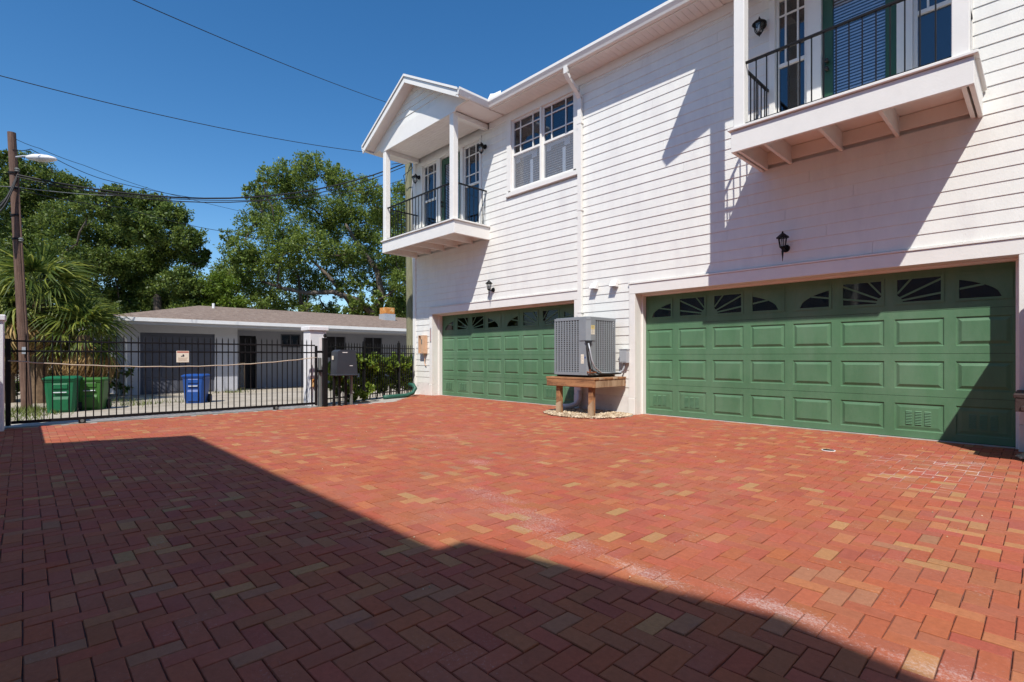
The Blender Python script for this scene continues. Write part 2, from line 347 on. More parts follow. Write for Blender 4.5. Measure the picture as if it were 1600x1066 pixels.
# concrete apron under the gate
a = MB(); a.cbox(-11.35, -10.47, -2.5, 6.3, -.12, -.006, .01)
a.prism([(-11.35, 6.3), (-10.47, 6.3), (-12.35, 8.3), (-13.0, 8.3)], 'z', -.12, -.008)
solo('concrete_apron', a, 'concrete', (-10.9, 2, 0), 'pale concrete strip under the sliding gate', 'apron', kind='structure')

# ---- brick courtyard
pv = MB()
pv.add([(-10.45, -3, -.0095), (6, -3, -.0095), (6, 8.3, -.0095), (-12.3, 8.3, -.0095), (-10.45, 6.25, -.0095)], [(0, 1, 2, 3, 4)])
paving = solo('courtyard_pavement', pv, 'joint_sand', (-3, 3, 0), 'red clay brick courtyard laid in herringbone', 'pavement', kind='structure')
BW, BL_, GAP, CH = 0.0857, 0.1714, 0.0042, 0.0028
def paver_tone(r):
    k = r.random()
    if k < .82:
        t = r.random(); c = [.352 + .03 * r.uniform(-1, 1), .093 + .016 * t + .010 * r.uniform(-1, 1), .054 + .007 * r.uniform(-1, 1)]
    elif k < .86: c = [.32 + .02 * r.uniform(-1, 1), .082, .052]
    elif k < .98: t = r.random(); c = [.385 + .03 * r.uniform(-1, 1), .12 + .085 * t, .056 + .032 * t]
    else: c = [.33 + .03 * r.uniform(-1, 1), .145, .080]
    return c
def paver_shape(along_x, r, L=BL_, Wd=BW):
    hx, hy = ((L - GAP) / 2, (Wd - GAP) / 2) if along_x else ((Wd - GAP) / 2, (L - GAP) / 2)
    j = lambda: r.uniform(-.0009, .0009)
    lo = [(-hx + j(), -hy + j()), (hx + j(), -hy + j()), (hx + j(), hy + j()), (-hx + j(), hy + j())]
    hi = [(x * (1 - CH / hx), y * (1 - CH / hy)) for x, y in lo]
    tz = [r.uniform(-.0012, .0012) for _ in range(4)]
    v = [(x, y, -.03) for x, y in lo] + [(x, y, -CH) for x, y in lo] + [(x, y, tz[i]) for i, (x, y) in enumerate(hi)]
    f = [(8, 9, 10, 11)] + [(i, (i + 1) % 4, 4 + (i + 1) % 4, 4 + i) for i in range(4)] + [(4 + i, 4 + (i + 1) % 4, 8 + (i + 1) % 4, 8 + i) for i in range(4)]
    return v, f
rb = random.Random(11)
bricks = []
i0, i1, j0, j1 = int(-12.4 / BW), int(4.2 / BW), int(-2.7 / BW), int(8.3 / BW)
for i in range(i0, i1):
    for j in range(j0, j1):
        t = (i - j) % 4
        if t == 0: cx, cy, ax = (i + 1) * BW, (j + .5) * BW, True
        elif t == 3: cx, cy, ax = (i + .5) * BW, (j + 1) * BW, False
        else: continue
        if not in_paving(cx, cy): continue
        p = pix(cx, cy, 0); seen = -60 < p[0] < 1660 and 560 < p[1] < 1110 and p[2] > .2
        bricks.append((p[2] if seen else 1e3 + abs(cx) + abs(cy), cx, cy, ax))
bricks.sort()
fv, ff, fc = [], [], []
proto = {}
for ax in (True, False):
    for k in range(22):
        v, f = paver_shape(ax, rb); me = bpy.data.meshes.new('brick'); me.from_pydata(v, [], f); me.materials.append(M['paver'])
        ca = me.color_attributes.new('tone', 'FLOAT_COLOR', 'CORNER'); c = paver_tone(rb)
        ca.data.foreach_set('color', [*c, 1.0] * 4 + [*c, 0.0] * (4 * (len(f) - 1)))
        proto[ax, k] = me
for n_, (d, cx, cy, ax) in enumerate(bricks):
    dz = rb.uniform(-.0026, .0022)
    if n_ < 300:
        piece('brick', proto[ax, rb.randrange(22)], paving, (cx, cy, dz), (rb.uniform(-.009, .009), rb.uniform(-.009, .009), rb.uniform(-.010, .010)))
    else:
        v, f = paver_shape(ax, rb); o_ = len(fv); c = paver_tone(rb); sx, sy = rb.uniform(-.012, .012), rb.uniform(-.012, .012)
        fv += [(x + cx, y + cy, z + dz + x * sx + y * sy) for x, y, z in v]; ff += [tuple(q + o_ for q in w) for w in f]
        fc += [*c, 1.0] * 4 + [*c, 0.0] * (4 * (len(f) - 1))
me = bpy.data.meshes.new('brick_field'); me.from_pydata([(x + 3, y - 3, z) for x, y, z in fv], [], ff); me.materials.append(M['paver'])
ca = me.color_attributes.new('tone', 'FLOAT_COLOR', 'CORNER'); ca.data.foreach_set('color', fc)
bf = bpy.data.objects.new('brick_field', me); col.objects.link(bf); bf.parent = paving; bf['kind'] = 'stuff'
# drain cover set into the bricks
d = MB(); d.lathe([(0.068, -.02), (0.068, .004), (0.066, .006), (0.060, .006), (0.058, .002), (0.0, .002)], 28, (-1.69, 6.5, 0))
dr = solo('drain_cover', d, 'white_plastic', (-1.69, 6.5, 0), 'small round floor drain in the bricks before the right garage door', 'drain')
d = MB()
for k in range(-3, 4):
    w_ = math.sqrt(max(.055 ** 2 - (k * .014) ** 2, 0)); d.box(-1.69 - w_, -1.69 + w_, 6.5 + k * .014 - .004, 6.5 + k * .014 + .004, .003, .0075)
part('grate', d, 'black_plastic', dr)

# ================================================================== TOWNHOUSE
HX0, HX1 = -12.3, 6.0
SOF = 6.54        # soffit
house = thing('townhouse', (-6, 7.95, 0), 'white clapboard townhouse with two green garage doors and two gabled balconies', 'house')
MW = (-8.36, -6.49, 4.74, 6.36)          # main window hole
BAL = [dict(x0=-12.2, x1=-9.07, wins=[(-11.86, -11.20), (-10.07, -9.44)], door=(-11.03, -10.18), jo=[-11.49, -10.87, -10.29, -9.72]),
       dict(x0=-2.95, x1=-0.51, wins=[(-2.75, -2.33), (-1.15, -0.68)], door=(-2.15, -1.31), jo=[-2.54, -1.91, -1.30])]
WZ0, WZ1 = 4.27, 6.26
holes = [(a, b, -1, 2.17) for a, b in GL] + [MW] + [(a, b, WZ0, WZ1) for B in BAL for a, b in B['wins']] + [(*B['door'], 4.06, 6.24) for B in BAL]
def cells(x0, x1, z0, z1, hs):
    X = sorted({x0, x1, *[v for h in hs for v in h[:2] if x0 < v < x1]}); Z = sorted({z0, z1, *[v for h in hs for v in h[2:] if z0 < v < z1]})
    for xa, xb in zip(X, X[1:]):
        for za, zb in zip(Z, Z[1:]):
            xm, zm = (xa + xb) / 2, (za + zb) / 2
            if not any(h[0] < xm < h[1] and h[2] < zm < h[3] for h in hs): yield xa, xb, za, zb
w = MB()
for xa, xb, za, zb in cells(HX0, HX1, 0, 6.7, holes): w.box(xa, xb, W + .03, W + .16, za, zb)
w.box(HX0, HX0 + .12, W + .17, 15.8, 0, 6.7); w.box(HX1 - .12, HX1, W + .17, 15.8, 0, 6.7); w.box(HX0 + .13, HX1 - .13, 15.68, 15.8, 0, 6.7)
part('wall', w, 'siding', house)
fl = MB(); fl.box(HX0 + .13, HX1 - .13, W + .55, 15.6, 3.2, 3.3); fl.box(HX0 + .13, HX1 - .13, 11.0, 11.1, 3.31, 6.6); part('floor_slab', fl, 'dark_room', house)
# plinth
for xa, xb in [(HX0 - .01, GL[0][0] - .12), (GL[0][1] + .12, GL[1][0] - .12), (GL[1][1] + .12, HX1)]:
    p = MB(); p.cbox(xa, xb, W - .012, W + .03, -.12, .325, .006); part('plinth', p, 'plinth', house)
# siding planks: lapped, each with its own lower edge standing proud
EXP = 0.158
blocks = [(a - .13, b + .13, -1, 2.375) for a, b in GL] + [(-8.47, -6.385, 4.63, 6.6)]
for B in BAL:
    blocks += [(B['x0'] + .005, B['x1'] - .005, 3.82, 4.10)]
    xs_ = [v for wn_ in B['wins'] for v in wn_] + list(B['door'])
    blocks += [(min(xs_) - .08, max(xs_) + .08, 4.09, 6.34)]
rs = random.Random(5)
z = .327; k = 0
while z < 6.38:
    zt = min(z + EXP, 6.40); zc = (z + zt) / 2
    spans = [(HX0 + .115, HX1)]
    for (xa, xb, za, zb) in blocks:
        if za < zc < zb:
            ns_ = []
            for s0, s1 in spans:
                if xb <= s0 or xa >= s1: ns_.append((s0, s1)); continue
                if xa > s0: ns_.append((s0, xa))
                if xb < s1: ns_.append((xb, s1))
            spans = ns_
    for s0, s1 in spans:
        if s1 - s0 < .03: continue
        cuts = [s0]; xx = s0 + (1.2 + 2.2 * ((k * 0.381) % 1))
        while xx < s1 - .5: cuts.append(xx); xx += 3.66
        cuts.append(s1)
        for c0, c1 in zip(cuts, cuts[1:]):
            b_ = MB(); dj = rs.uniform(-.0012, .0012)
            b_.prism([(W - .010 + dj, z), (W - .012 + dj, z + .003), (W - .002, zt + .012), (W + .028, zt + .012), (W + .028, z)], 'x', c0 + .0014, c1 - .0014)
            part('plank', b_, 'siding', house)
    z += EXP; k += 1
t = MB(); t.cbox(HX0 - .022, HX0 + .115, W - .03, W + .03, -.02, 6.5, .004); t.cbox(HX0 - .022, HX0, W + .03, W + .15, -.02, 6.5, .004); part('corner_board', t, 'trim', house)
for xa, xb in [(BAL[0]['x1'] + .0, -3.3), (0.1, HX1), (HX0, -12.25)]:
    if xb - xa > .2:
        t = MB(); t.cbox(xa, xb, W - .026, W + .03, 6.385, SOF, .004); part('frieze_board', t, 'trim', house)

# ---- garage doors
def raised_panel(w, h, proud=-.004):
    mb = MB(); rings = [(0, 0), (.010, .012), (.022, .012), (.055, proud)]
    vs = []; fs = []
    for ins, y in rings: vs += [(ins, y, ins), (w - ins, y, ins), (w - ins, y, h - ins), (ins, y, h - ins)]
    for r_ in range(3):
        for i in range(4): fs.append((r_ * 4 + i, r_ * 4 + (i + 1) % 4, r_ * 4 + 4 + (i + 1) % 4, r_ * 4 + 4 + i))
    fs.append((12, 13, 14, 15)); mb.add(vs, fs); return mb
PWID, PHEI, PITCH, SEC = 0.50, 0.352, 0.61, 0.5425
panel_me = local_solid(raised_panel(PWID, PHEI), 'door_green', 'panel')
lv = raised_panel(PWID, PHEI, .004)
for c in range(3):
    for s_ in range(9):
        x = .12 + c * .095; zz = .085 + s_ * .020
        lv.add([(x, -.006, zz), (x + .065, -.006, zz), (x + .065, .004, zz + .014), (x, .004, zz + .014), (x, .006, zz - .002), (x + .065, .006, zz - .002)], [(0, 1, 2, 3), (0, 1, 5, 4)])
louver_me = local_solid(lv, 'door_green', 'louvred_panel')
fr = MB()
for a_, b_, c_, e_ in [(0, .03, 0, PHEI), (PWID - .03, PWID, 0, PHEI), (.03, PWID - .03, 0, .03), (.03, PWID - .03, PHEI - .03, PHEI)]: fr.box(a_, b_, -.010, .02, c_, e_)
wframe_me = local_solid(fr, 'door_green', 'window_frame')
pm = MB(); pm.box(.028, PWID - .028, .006, .010, .028, PHEI - .028); pane_me = local_solid(pm, 'dark_glass', 'window_pane')
def sunburst(kind):
    """green insert over the glass; a fan of four windows shares one sun"""
    mb = MB(); x0, x1, z0, z1 = .03, PWID - .03, .03, PHEI - .03; y0, y1 = -.006, .005
    cx = 2 * PITCH - .055 - kind * PITCH; cz = z0     # centre of the fan in the coordinates of this window
    RX, RZ = 2 * PITCH - .15, PHEI - .05
    n = 14
    if kind in (0, 3):
        arc = []
        for i in range(n + 1):
            x = x0 + (x1 - x0) * i / n; q = 1 - ((x - cx) / RX) ** 2
            zz = z0 + RZ * math.sqrt(max(q, 0)) if q > 0 else z0
            arc.append((x, min(zz, z1)))
        for (xa, za), (xb, zb) in zip(arc, arc[1:]):
            if za < z1 - .001 or zb < z1 - .001: mb.prism([(xa, za), (xb, zb), (xb, z1), (xa, z1)], 'y', y0, y1)
    for ang in (12, 32, 58, 122, 148, 168):
        dx, dz = math.cos(R(ang)), math.sin(R(ang)) * .8
        s0, s1 = None, None
        for i in range(400):
            t_ = .1 + i * .005; x, zz = cx + dx * t_, cz + dz * t_
            ins = x0 < x < x1 and z0 < zz < z1 and (1 - ((x - cx) / RX) ** 2 > ((zz - z0) / RZ) ** 2 or kind in (1, 2))
            if ins and s0 is None: s0 = t_
            if s0 is not None and not ins: s1 = t_; break
        if s0 and s1 and s1 - s0 > .04:
            px_, pz_ = -dz * .012, dx * .012
            mb.prism([(cx + dx * s0 - px_, cz + dz * s0 - pz_), (cx + dx * s1 - px_, cz + dz * s1 - pz_), (cx + dx * s1 + px_, cz + dz * s1 + pz_), (cx + dx * s0 + px_, cz + dz * s0 + pz_)], 'y', y0 + .001, y1)
    if kind in (1, 2):
        poly = [(cx + .14 * math.cos(R(a_)), cz + .11 * math.sin(R(a_))) for a_ in range(0, 181, 12)]
        poly = [(min(max(x, x0), x1), zz) for x, zz in poly]
        mb.prism(poly, 'y', y0 - .001, y1)
    return mb
sun_me = [local_solid(sunburst(k), 'door_green', 'sunburst_insert') for k in range(4)]
for di, (gx0, gx1) in enumerate(GL):
    d = MB(); hs = []
    for r_ in range(4):
        for c in range(8):
            x = gx0 + .055 + c * PITCH; zz = r_ * SEC + .095; hs.append((x, x + PWID, zz, zz + PHEI))
    for r_ in range(4):
        za, zb = r_ * SEC + (.012 if r_ == 0 else .002), (r_ + 1) * SEC - .002
        hr = [h for h in hs if za < h[2] < zb]
        for xa, xb, ca_, cb in cells(gx0 - .03, gx1 + .03, za, zb, hr): d.box(xa, xb, DOORY, DOORY + .04, ca_, cb)
    gd = part('garage_door', d, 'door_green', house)
    s_ = MB(); s_.box(gx0 - .02, gx1 + .02, DOORY + .002, DOORY + .045, -.012, .014); part('bottom_seal', s_, 'rubber', gd)
    s_ = MB()
    for r_ in (1, 2, 3): s_.box(gx0, gx1, DOORY + .012, DOORY + .038, r_ * SEC - .003, r_ * SEC + .003)
    part('section_joint', s_, 'rubber', gd)
    bk = MB(); bk.box(gx0 - .03, gx1 + .03, DOORY + .9, DOORY + .92, 0, 2.3); bk.box(gx0 - .03, gx1 + .03, DOORY + .05, DOORY + .9, 2.2, 2.22); bk.box(gx0 - .05, gx0 - .031, DOORY + .041, DOORY + .9, 0, 2.2); bk.box(gx1 + .031, gx1 + .05, DOORY + .041, DOORY + .9, 0, 2.2)
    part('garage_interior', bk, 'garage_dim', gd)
    for r_ in range(4):
        for c in range(8):
            loc = (gx0 + .055 + c * PITCH, DOORY, r_ * SEC + .095)
            if r_ == 3:
                piece('window_frame', wframe_me, gd, loc); piece('window_pane', pane_me, gd, loc); piece('sunburst_insert', sun_me[c % 4], gd, loc)
            elif r_ == 0 and c in (0, 1, 6, 7): piece('louvred_panel', louver_me, gd, loc)
            else: piece('panel', panel_me, gd, loc)
    # casing, jambs and stops
    t = MB()
    t.cbox(gx0 - .125, gx0, W - .034, W + .03, .30, 2.17, .004); t.cbox(gx1, gx1 + .125, W - .034, W + .03, .30, 2.17, .004)
    t.cbox(gx0 - .14, gx0 + .0, W - .045, W + .03, .0, .297, .006); t.cbox(gx1, gx1 + .14, W - .045, W + .03, .0, .297, .006)
    t.cbox(gx0 - .125, gx1 + .125, W - .036, W + .03, 2.172, 2.345, .004); t.cbox(gx0 - .135, gx1 + .135, W - .05, W + .03, 2.347, 2.372, .004)
    part('garage_casing', t, 'trim', house)
    t = MB()
    t.box(gx0 - .03, gx0 - .001, W + .031, DOORY - .002, 0, 2.17); t.box(gx1 + .001, gx1 + .03, W + .031, DOORY - .002, 0, 2.17); t.box(gx0 - .03, gx1 + .03, W + .031, DOORY - .002, 2.171, 2.20)
    t.cbox(gx0, gx0 + .03, DOORY - .11, DOORY - .004, 0, 2.14, .003); t.cbox(gx1 - .03, gx1, DOORY - .11, DOORY - .004, 0, 2.14, .003); t.cbox(gx0, gx1, DOORY - .11, DOORY - .004, 2.142, 2.17, .003)
    part('garage_jamb', t, 'trim', house)
    sl = MB(); sl.cbox(gx0, gx1, DOORY - .06, DOORY + .3, -.05, .006, .004); part('garage_sill', sl, 'concrete', house)

# ---- windows
def sash_window(parent, x0, x1, z0, z1, name='window', screen=False, curtain=False):
    """double-hung sash: prairie bars above, one clear pane below"""
    y = W + .02; f = MB(); zm = z0 + (z1 - z0) * .505; s = .042
    f.cbox(x0, x0 + s, y, y + .05, z0, z1, .003); f.cbox(x1 - s, x1, y, y + .05, z0, z1, .003)
    f.cbox(x0 + s, x1 - s, y, y + .05, z0, z0 + s, .003); f.cbox(x0 + s, x1 - s, y, y + .05, z1 - s, z1, .003); f.cbox(x0 + s, x1 - s, y - .004, y + .05, zm - .025, zm + .025, .003)
    wdw = part(name, f, 'trim', parent)
    gx0, gx1, ga, gb = x0 + s, x1 - s, zm + .025, z1 - s
    b1, b2 = (gx1 - gx0) * .26, (gb - ga) * .24; m_ = .011
    for x in (gx0 + b1, gx1 - b1):
        q = MB(); q.box(x - m_, x + m_, y + .008, y + .03, ga, gb); part('muntin', q, 'trim', wdw)
    for zz in (ga + b2, gb - b2):
        q = MB(); q.box(gx0, gx1, y + .010, y + .028, zz - m_, zz + m_); part('muntin', q, 'trim', wdw)
    q = MB(); q.box(gx0 - .005, gx1 + .005, y + .031, y + .035, ga - .005, gb + .005); part('upper_pane', q, 'glass', wdw)
    q = MB(); q.box(gx0 - .005, gx1 + .005, y + .031, y + .035, z0 + s - .005, zm - .02); part('lower_pane', q, 'clear_glass' if screen else 'glass', wdw)
    bx = MB(); bx.box(x0 - .02, x1 + .02, W + .55, W + .57, z0 - .02, z1 + .02); bx.box(x0 - .03, x0 - .021, W + .16, W + .55, z0, z1); bx.box(x1 + .021, x1 + .03, W + .16, W + .55, z0, z1); bx.box(x0 - .02, x1 + .02, W + .16, W + .55, z1 + .021, z1 + .03); bx.box(x0 - .02, x1 + .02, W + .16, W + .55, z0 - .03, z0 - .021)
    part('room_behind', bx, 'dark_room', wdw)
    if screen:
        q = MB(); q.add([(gx0, y + .004, z0 + s), (gx1, y + .004, z0 + s), (gx1, y + .004, zm - .02), (gx0, y + .004, zm - .02)], [(0, 1, 2, 3)]); part('insect_screen', q, 'insect_screen', wdw)
    if curtain:
        q = MB(); n_ = int((z1 - z0) / .05)
        for i in range(n_):
            zz = z0 + .03 + i * .05; q.add([(x0 + .02, W + .13, zz), (x1 - .02, W + .13, zz), (x1 - .02, W + .165, zz + .022), (x0 + .02, W + .165, zz + .022)], [(0, 1, 2, 3)])
        part('blind', q, 'blind', wdw, recalc=False)
        q = MB(); wd = gx1 - gx0
        for xa, xb, za in [(0, .16, .14), (.16, .62, .06), (.62, .80, .15)]: q.box(gx0 + wd * xa, gx0 + wd * xb, W + .10, W + .105, zm - za - .02, zm - .02)
        q.box(gx0 + wd * .56, gx0 + wd * .66, W + .10, W + .105, z0 + .05, zm - .2)
        part('curtain', q, 'curtain', wdw)
    return wdw
xm = (MW[0] + MW[1]) / 2
sash_window(house, MW[0] + .03, xm - .022, MW[2] + .03, MW[3] - .02, screen=True, curtain=True)
sash_window(house, xm + .022, MW[1] - .03, MW[2] + .03, MW[3] - .02, screen=True, curtain=True)
t = MB(); a0, a1, b0, b1 = MW
t.cbox(a0 - .10, a0 + .03, W - .036, W + .03, b0, 6.384, .004); t.cbox(a1 - .03, a1 + .10, W - .036, W + .03, b0, 6.384, .004); t.cbox(a0 + .031, a1 - .031, W - .034, W + .03, b1 - .02, 6.384, .004)
t.cbox(xm - .022, xm + .022, W - .02, W + .06, b0 + .03, b1 - .02, .004); t.cbox(a0 - .11, a1 + .11, W - .055, W + .03, b0 - .10, b0 - .003, .005); t.cbox(a0 - .05, a1 + .05, W - .036, W + .07, b0, b0 + .03, .004)
part('window_casing', t, 'trim', house)

# ---- balconies with their gabled roofs
def baluster_mesh(h):
    b = MB(); b.box(-.0065, .0065, -.0065, .0065, 0, h); return local_solid(b, 'iron', 'baluster')
balu = baluster_mesh(.80)
YF = 6.90
EAVE_Z = 6.60; PITCH_P = 0.535
for bi, B in enumerate(BAL):
    x0, x1 = B['x0'], B['x1']
    dk = MB(); dk.box(x0 + .045, x1 - .045, YF + .045, W + .02, 4.045, 4.075)
    n_ = 8
    bal = part('balcony', dk, 'trim', house)
    f = MB(); f.cbox(x0, x1, YF, YF + .043, 3.79, 4.07, .004); part('front_fascia', f, 'trim', bal)
    for s_, xa in ((-1, x0), (1, x1 - .043)):
        f = MB(); f.cbox(xa, xa + .043, YF + .044, W - .0, 3.79, 4.07, .004); part('side_fascia', f, 'trim', bal)
    f = MB(); f.cbox(x0 - .035, x1 + .035, YF - .035, YF + .12, 4.076, 4.112, .006); f.cbox(x0 - .035, x0 + .1, YF + .121, W - .02, 4.076, 4.112, .006); f.cbox(x1 - .1, x1 + .035, YF + .121, W - .02, 4.076, 4.112, .006)
    part('deck_edge', f, 'trim', bal)
    nb = 8
    for i in range(nb):
        ya = YF + .13 + i * (W - YF - .16) / nb; f = MB(); f.cbox(x0 + .11, x1 - .11, ya + .003, ya + (W - YF - .16) / nb - .003, 4.078, 4.104, .003); part('deck_board', f, 'trim', bal)
    jl = B['jo'] + [x0 + .085, x1 - .085]
    for jx in jl:
        f = MB(); f.cbox(jx - .02, jx + .02, YF + .044, W - .002, 3.80, 4.043, .003); part('joist', f, 'trim', bal)
    f = MB(); f.cbox(x0 + .05, x1 - .05, W - .04, W - .0185, 3.86, 4.04, .003); part('ledger', f, 'trim', bal)
    for xc_ in (x0 + .035, x1 - .175):
        f = MB(); f.cbox(xc_, xc_ + .14, YF + .0, YF + .14, 4.113, 6.46, .006); part('column', f, 'trim', bal)
    # iron railing
    ra, rb_ = x0 + .176, x1 - .176; ry = YF + .06
    for zz, hh in ((4.94, .030), (4.135, .022)):
        f = MB(); f.cbox(ra - .012, rb_ + .012, ry - .018, ry + .018, zz, zz + hh, .004); part('rail', f, 'iron', bal)
        for sx in (x0 + .105, x1 - .105):
            f = MB(); f.cbox(sx - .018, sx + .018, YF + .141, W - .017, zz, zz + hh, .004); part('rail', f, 'iron', bal)
    nB = int(round((rb_ - ra) / .132))
    for i in range(1, nB): piece('baluster', balu, bal, (ra + i * (rb_ - ra) / nB, ry, 4.145))
    for sx in (x0 + .105, x1 - .105):
        nB = 7
        for i in range(1, nB): piece('baluster', balu, bal, (sx, YF + .14 + i * (W - YF - .16) / nB, 4.145))
        f = MB(); f.tube([(sx, W - .06, 4.93), (sx, W - .075, 4.6), (sx, W - .12, 4.16)], .008, 6); part('rail_brace', f, 'iron', bal)
    # back wall: two windows and a glazed green door
    for wx in B['wins']:
        sash_window(house, wx[0], wx[1], WZ0, WZ1, curtain=False)
    c0, c1 = B['door']; dz0, dz1 = 4.115, 6.21
    t = MB()
    ed = [B['wins'][0][0] - .08, B['wins'][0][0]], [B['wins'][0][1], c0], [c1, B['wins'][1][0]], [B['wins'][1][1], B['wins'][1][1] + .08]
    for ea, eb in ed: t.cbox(ea, eb, W - .03, W + .03, 4.08, WZ1 + .003, .004)
    t.cbox(ed[0][0], ed[3][1], W - .034, W + .03, WZ1 + .006, 6.345, .004)
    for wx in B['wins']: t.cbox(wx[0] + .001, wx[1] - .001, W - .03, W + .03, 4.08, WZ0, .004)
    part('balcony_casing', t, 'trim', house)
    dd = MB(); st = .125
    dd.cbox(c0 + .005, c0 + st, W + .03, W + .075, dz0, dz1, .003); dd.cbox(c1 - st, c1 - .005, W + .03, W + .075, dz0, dz1, .003); dd.cbox(c0 + st, c1 - st, W + .03, W + .075, dz1 - .14, dz1, .003); dd.cbox(c0 + st, c1 - st, W + .03, W + .075, dz0, dz0 + .22, .003)
    dr_ = part('balcony_door', dd, 'entry_green', house)
    q = MB(); q.box(c0 + st - .004, c1 - st + .004, W + .05, W + .055, dz0 + .216, dz1 - .136); part('door_pane', q, 'clear_glass', dr_)
    q = MB(); n_ = int((dz1 - dz0 - .36) / .042)
    for i in range(n_):
        zz = dz0 + .225 + i * .042; q.add([(c0 + st + .008, W + .058, zz), (c1 - st - .008, W + .058, zz), (c1 - st - .008, W + .075, zz + .030), (c0 + st + .008, W + .075, zz + .030)], [(0, 1, 2, 3)])
    part('blind', q, 'blind', dr_, recalc=False)
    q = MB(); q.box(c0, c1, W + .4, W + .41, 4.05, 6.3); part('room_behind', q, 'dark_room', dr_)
    for kz in (4.98, 5.09):
        q = MB(); kx = c0 + .062
        q.tube([(kx, W + .03, kz), (kx, W + .0, kz)], .022, 12); q.tube([(kx, W + .0, kz), (kx, W - .012, kz), (kx, W - .03, kz), (kx, W - .04, kz)], [.012, .026, .028, .015], 12); part('door_knob', q, 'brass_dark', dr_, smooth=True)
    # porch roof
    xc = (x0 + x1) / 2; hw = (x1 - x0) / 2 + .50; zp = EAVE_Z + hw * PITCH_P; yr = 6.60
    r_ = MB(); th = .055
    for s_ in (-1, 1): r_.prism([(xc + .001 * s_, zp + .05), (xc + s_ * hw, EAVE_Z + .05), (xc + s_ * hw, EAVE_Z + .05 + th), (xc + .001 * s_, zp + .05 + th)], 'y', yr - .015, 10.2)
    pr = part('porch_roof', r_, 'roof_light', house)
    for s_ in (-1, 1):
        f = MB(); f.prism([(xc + .0015 * s_, zp - .10), (xc + s_ * (hw + .01), EAVE_Z - .10), (xc + s_ * (hw + .01), EAVE_Z + .045), (xc + .0015 * s_, zp + .045)], 'y', yr, yr + .03); part('rake_board', f, 'trim', pr)
        f = MB(); f.prism([(xc + .0015 * s_, zp + .046), (xc + s_ * (hw + .02), EAVE_Z + .046), (xc + s_ * (hw + .02), EAVE_Z + .098), (xc + .0015 * s_, zp + .098)], 'y', yr - .028, yr - .016); part('drip_edge', f, 'trim', pr)
        f = MB(); f.prism([(xc + .0015 * s_, zp - .035), (xc + s_ * hw, EAVE_Z - .035), (xc + s_ * hw, EAVE_Z - .015), (xc + .0015 * s_, zp - .015)], 'y', yr + .031, YF + .02); part('rake_soffit', f, 'soffit', pr)
        # side soffit, fascia and gutter of the porch
        xa = xc + s_ * hw; xi = (x1 if s_ > 0 else x0)
        f = MB(); f.box(min(xa, xi - s_ * .1), max(xa, xi - s_ * .1), YF + .022, W - .03, 6.535, 6.548); part('side_soffit', f, 'soffit', pr)
        f = MB(); prof = [(0, 6.55), (.085, 6.55), (.105, 6.59), (.135, 6.65), (.135, 6.695), (.122, 6.695), (.118, 6.66), (.09, 6.60), (.08, 6.563), (0, 6.563)]
        f.prism([(xa + s_ * u - s_ * .06, zz) for u, zz in prof], 'y', yr + .0, 7.47); part('porch_gutter', f, 'trim', pr)
    # gable wall: plain beam board, then two courses of siding
    zb0, zb1 = 6.455, 6.86
    def hwz(zz): return max((zp - .02 - zz) / PITCH_P, 0)
    f = MB(); h0, h1 = min(hwz(zb0), (x1 - x0) / 2 + .22), min(hwz(zb1), hwz(zb1))
    zk = zp - .02 - h0 * PITCH_P
    he = hwz(6.556); hx_ = (x1 - x0) / 2 + .02
    f.prism([(xc - hx_, zb0), (xc + hx_, zb0), (xc + hx_ + .06, 6.534), (xc + he, 6.556), (xc + h1, zb1), (xc - h1, zb1), (xc - he, 6.556), (xc - hx_ - .06, 6.534)], 'y', YF - .012, YF + .025); part('gable_beam', f, 'trim', pr)
    zz = zb1
    while zz < zp - .05:
        zt = min(zz + .158, zp - .021); f = MB(); a_, b_ = hwz(zz), hwz(zt); f.add([(xc - a_, YF - .012, zz), (xc + a_, YF - .012, zz), (xc + b_, YF + .002, zt), (xc - b_, YF + .002, zt), (xc - a_, YF + .024, zz), (xc + a_, YF + .024, zz), (xc + b_, YF + .024, zt), (xc - b_, YF + .024, zt)], [(0, 1, 2, 3), (7, 6, 5, 4), (0, 4, 5, 1), (1, 5, 6, 2), (2, 6, 7, 3), (3, 7, 4, 0)])
        part('gable_plank', f, 'siding', pr); zz += .158
    for sx in (x0 + .04, x1 - .17):
        f = MB(); f.cbox(sx, sx + .13, YF + .026, W - .017, 6.40, 6.51, .004); part('side_beam', f, 'trim', pr)
    f = MB(); nb = 12
    for i in range(nb):
        ya = YF + .03 + i * (W - .03 - YF - .03) / nb; f.box(x0 + .172, x1 - .172, ya + .002, ya + (W - .03 - YF - .03) / nb - .002, 6.512, 6.524)
    part('porch_ceiling', f, 'soffit', pr)

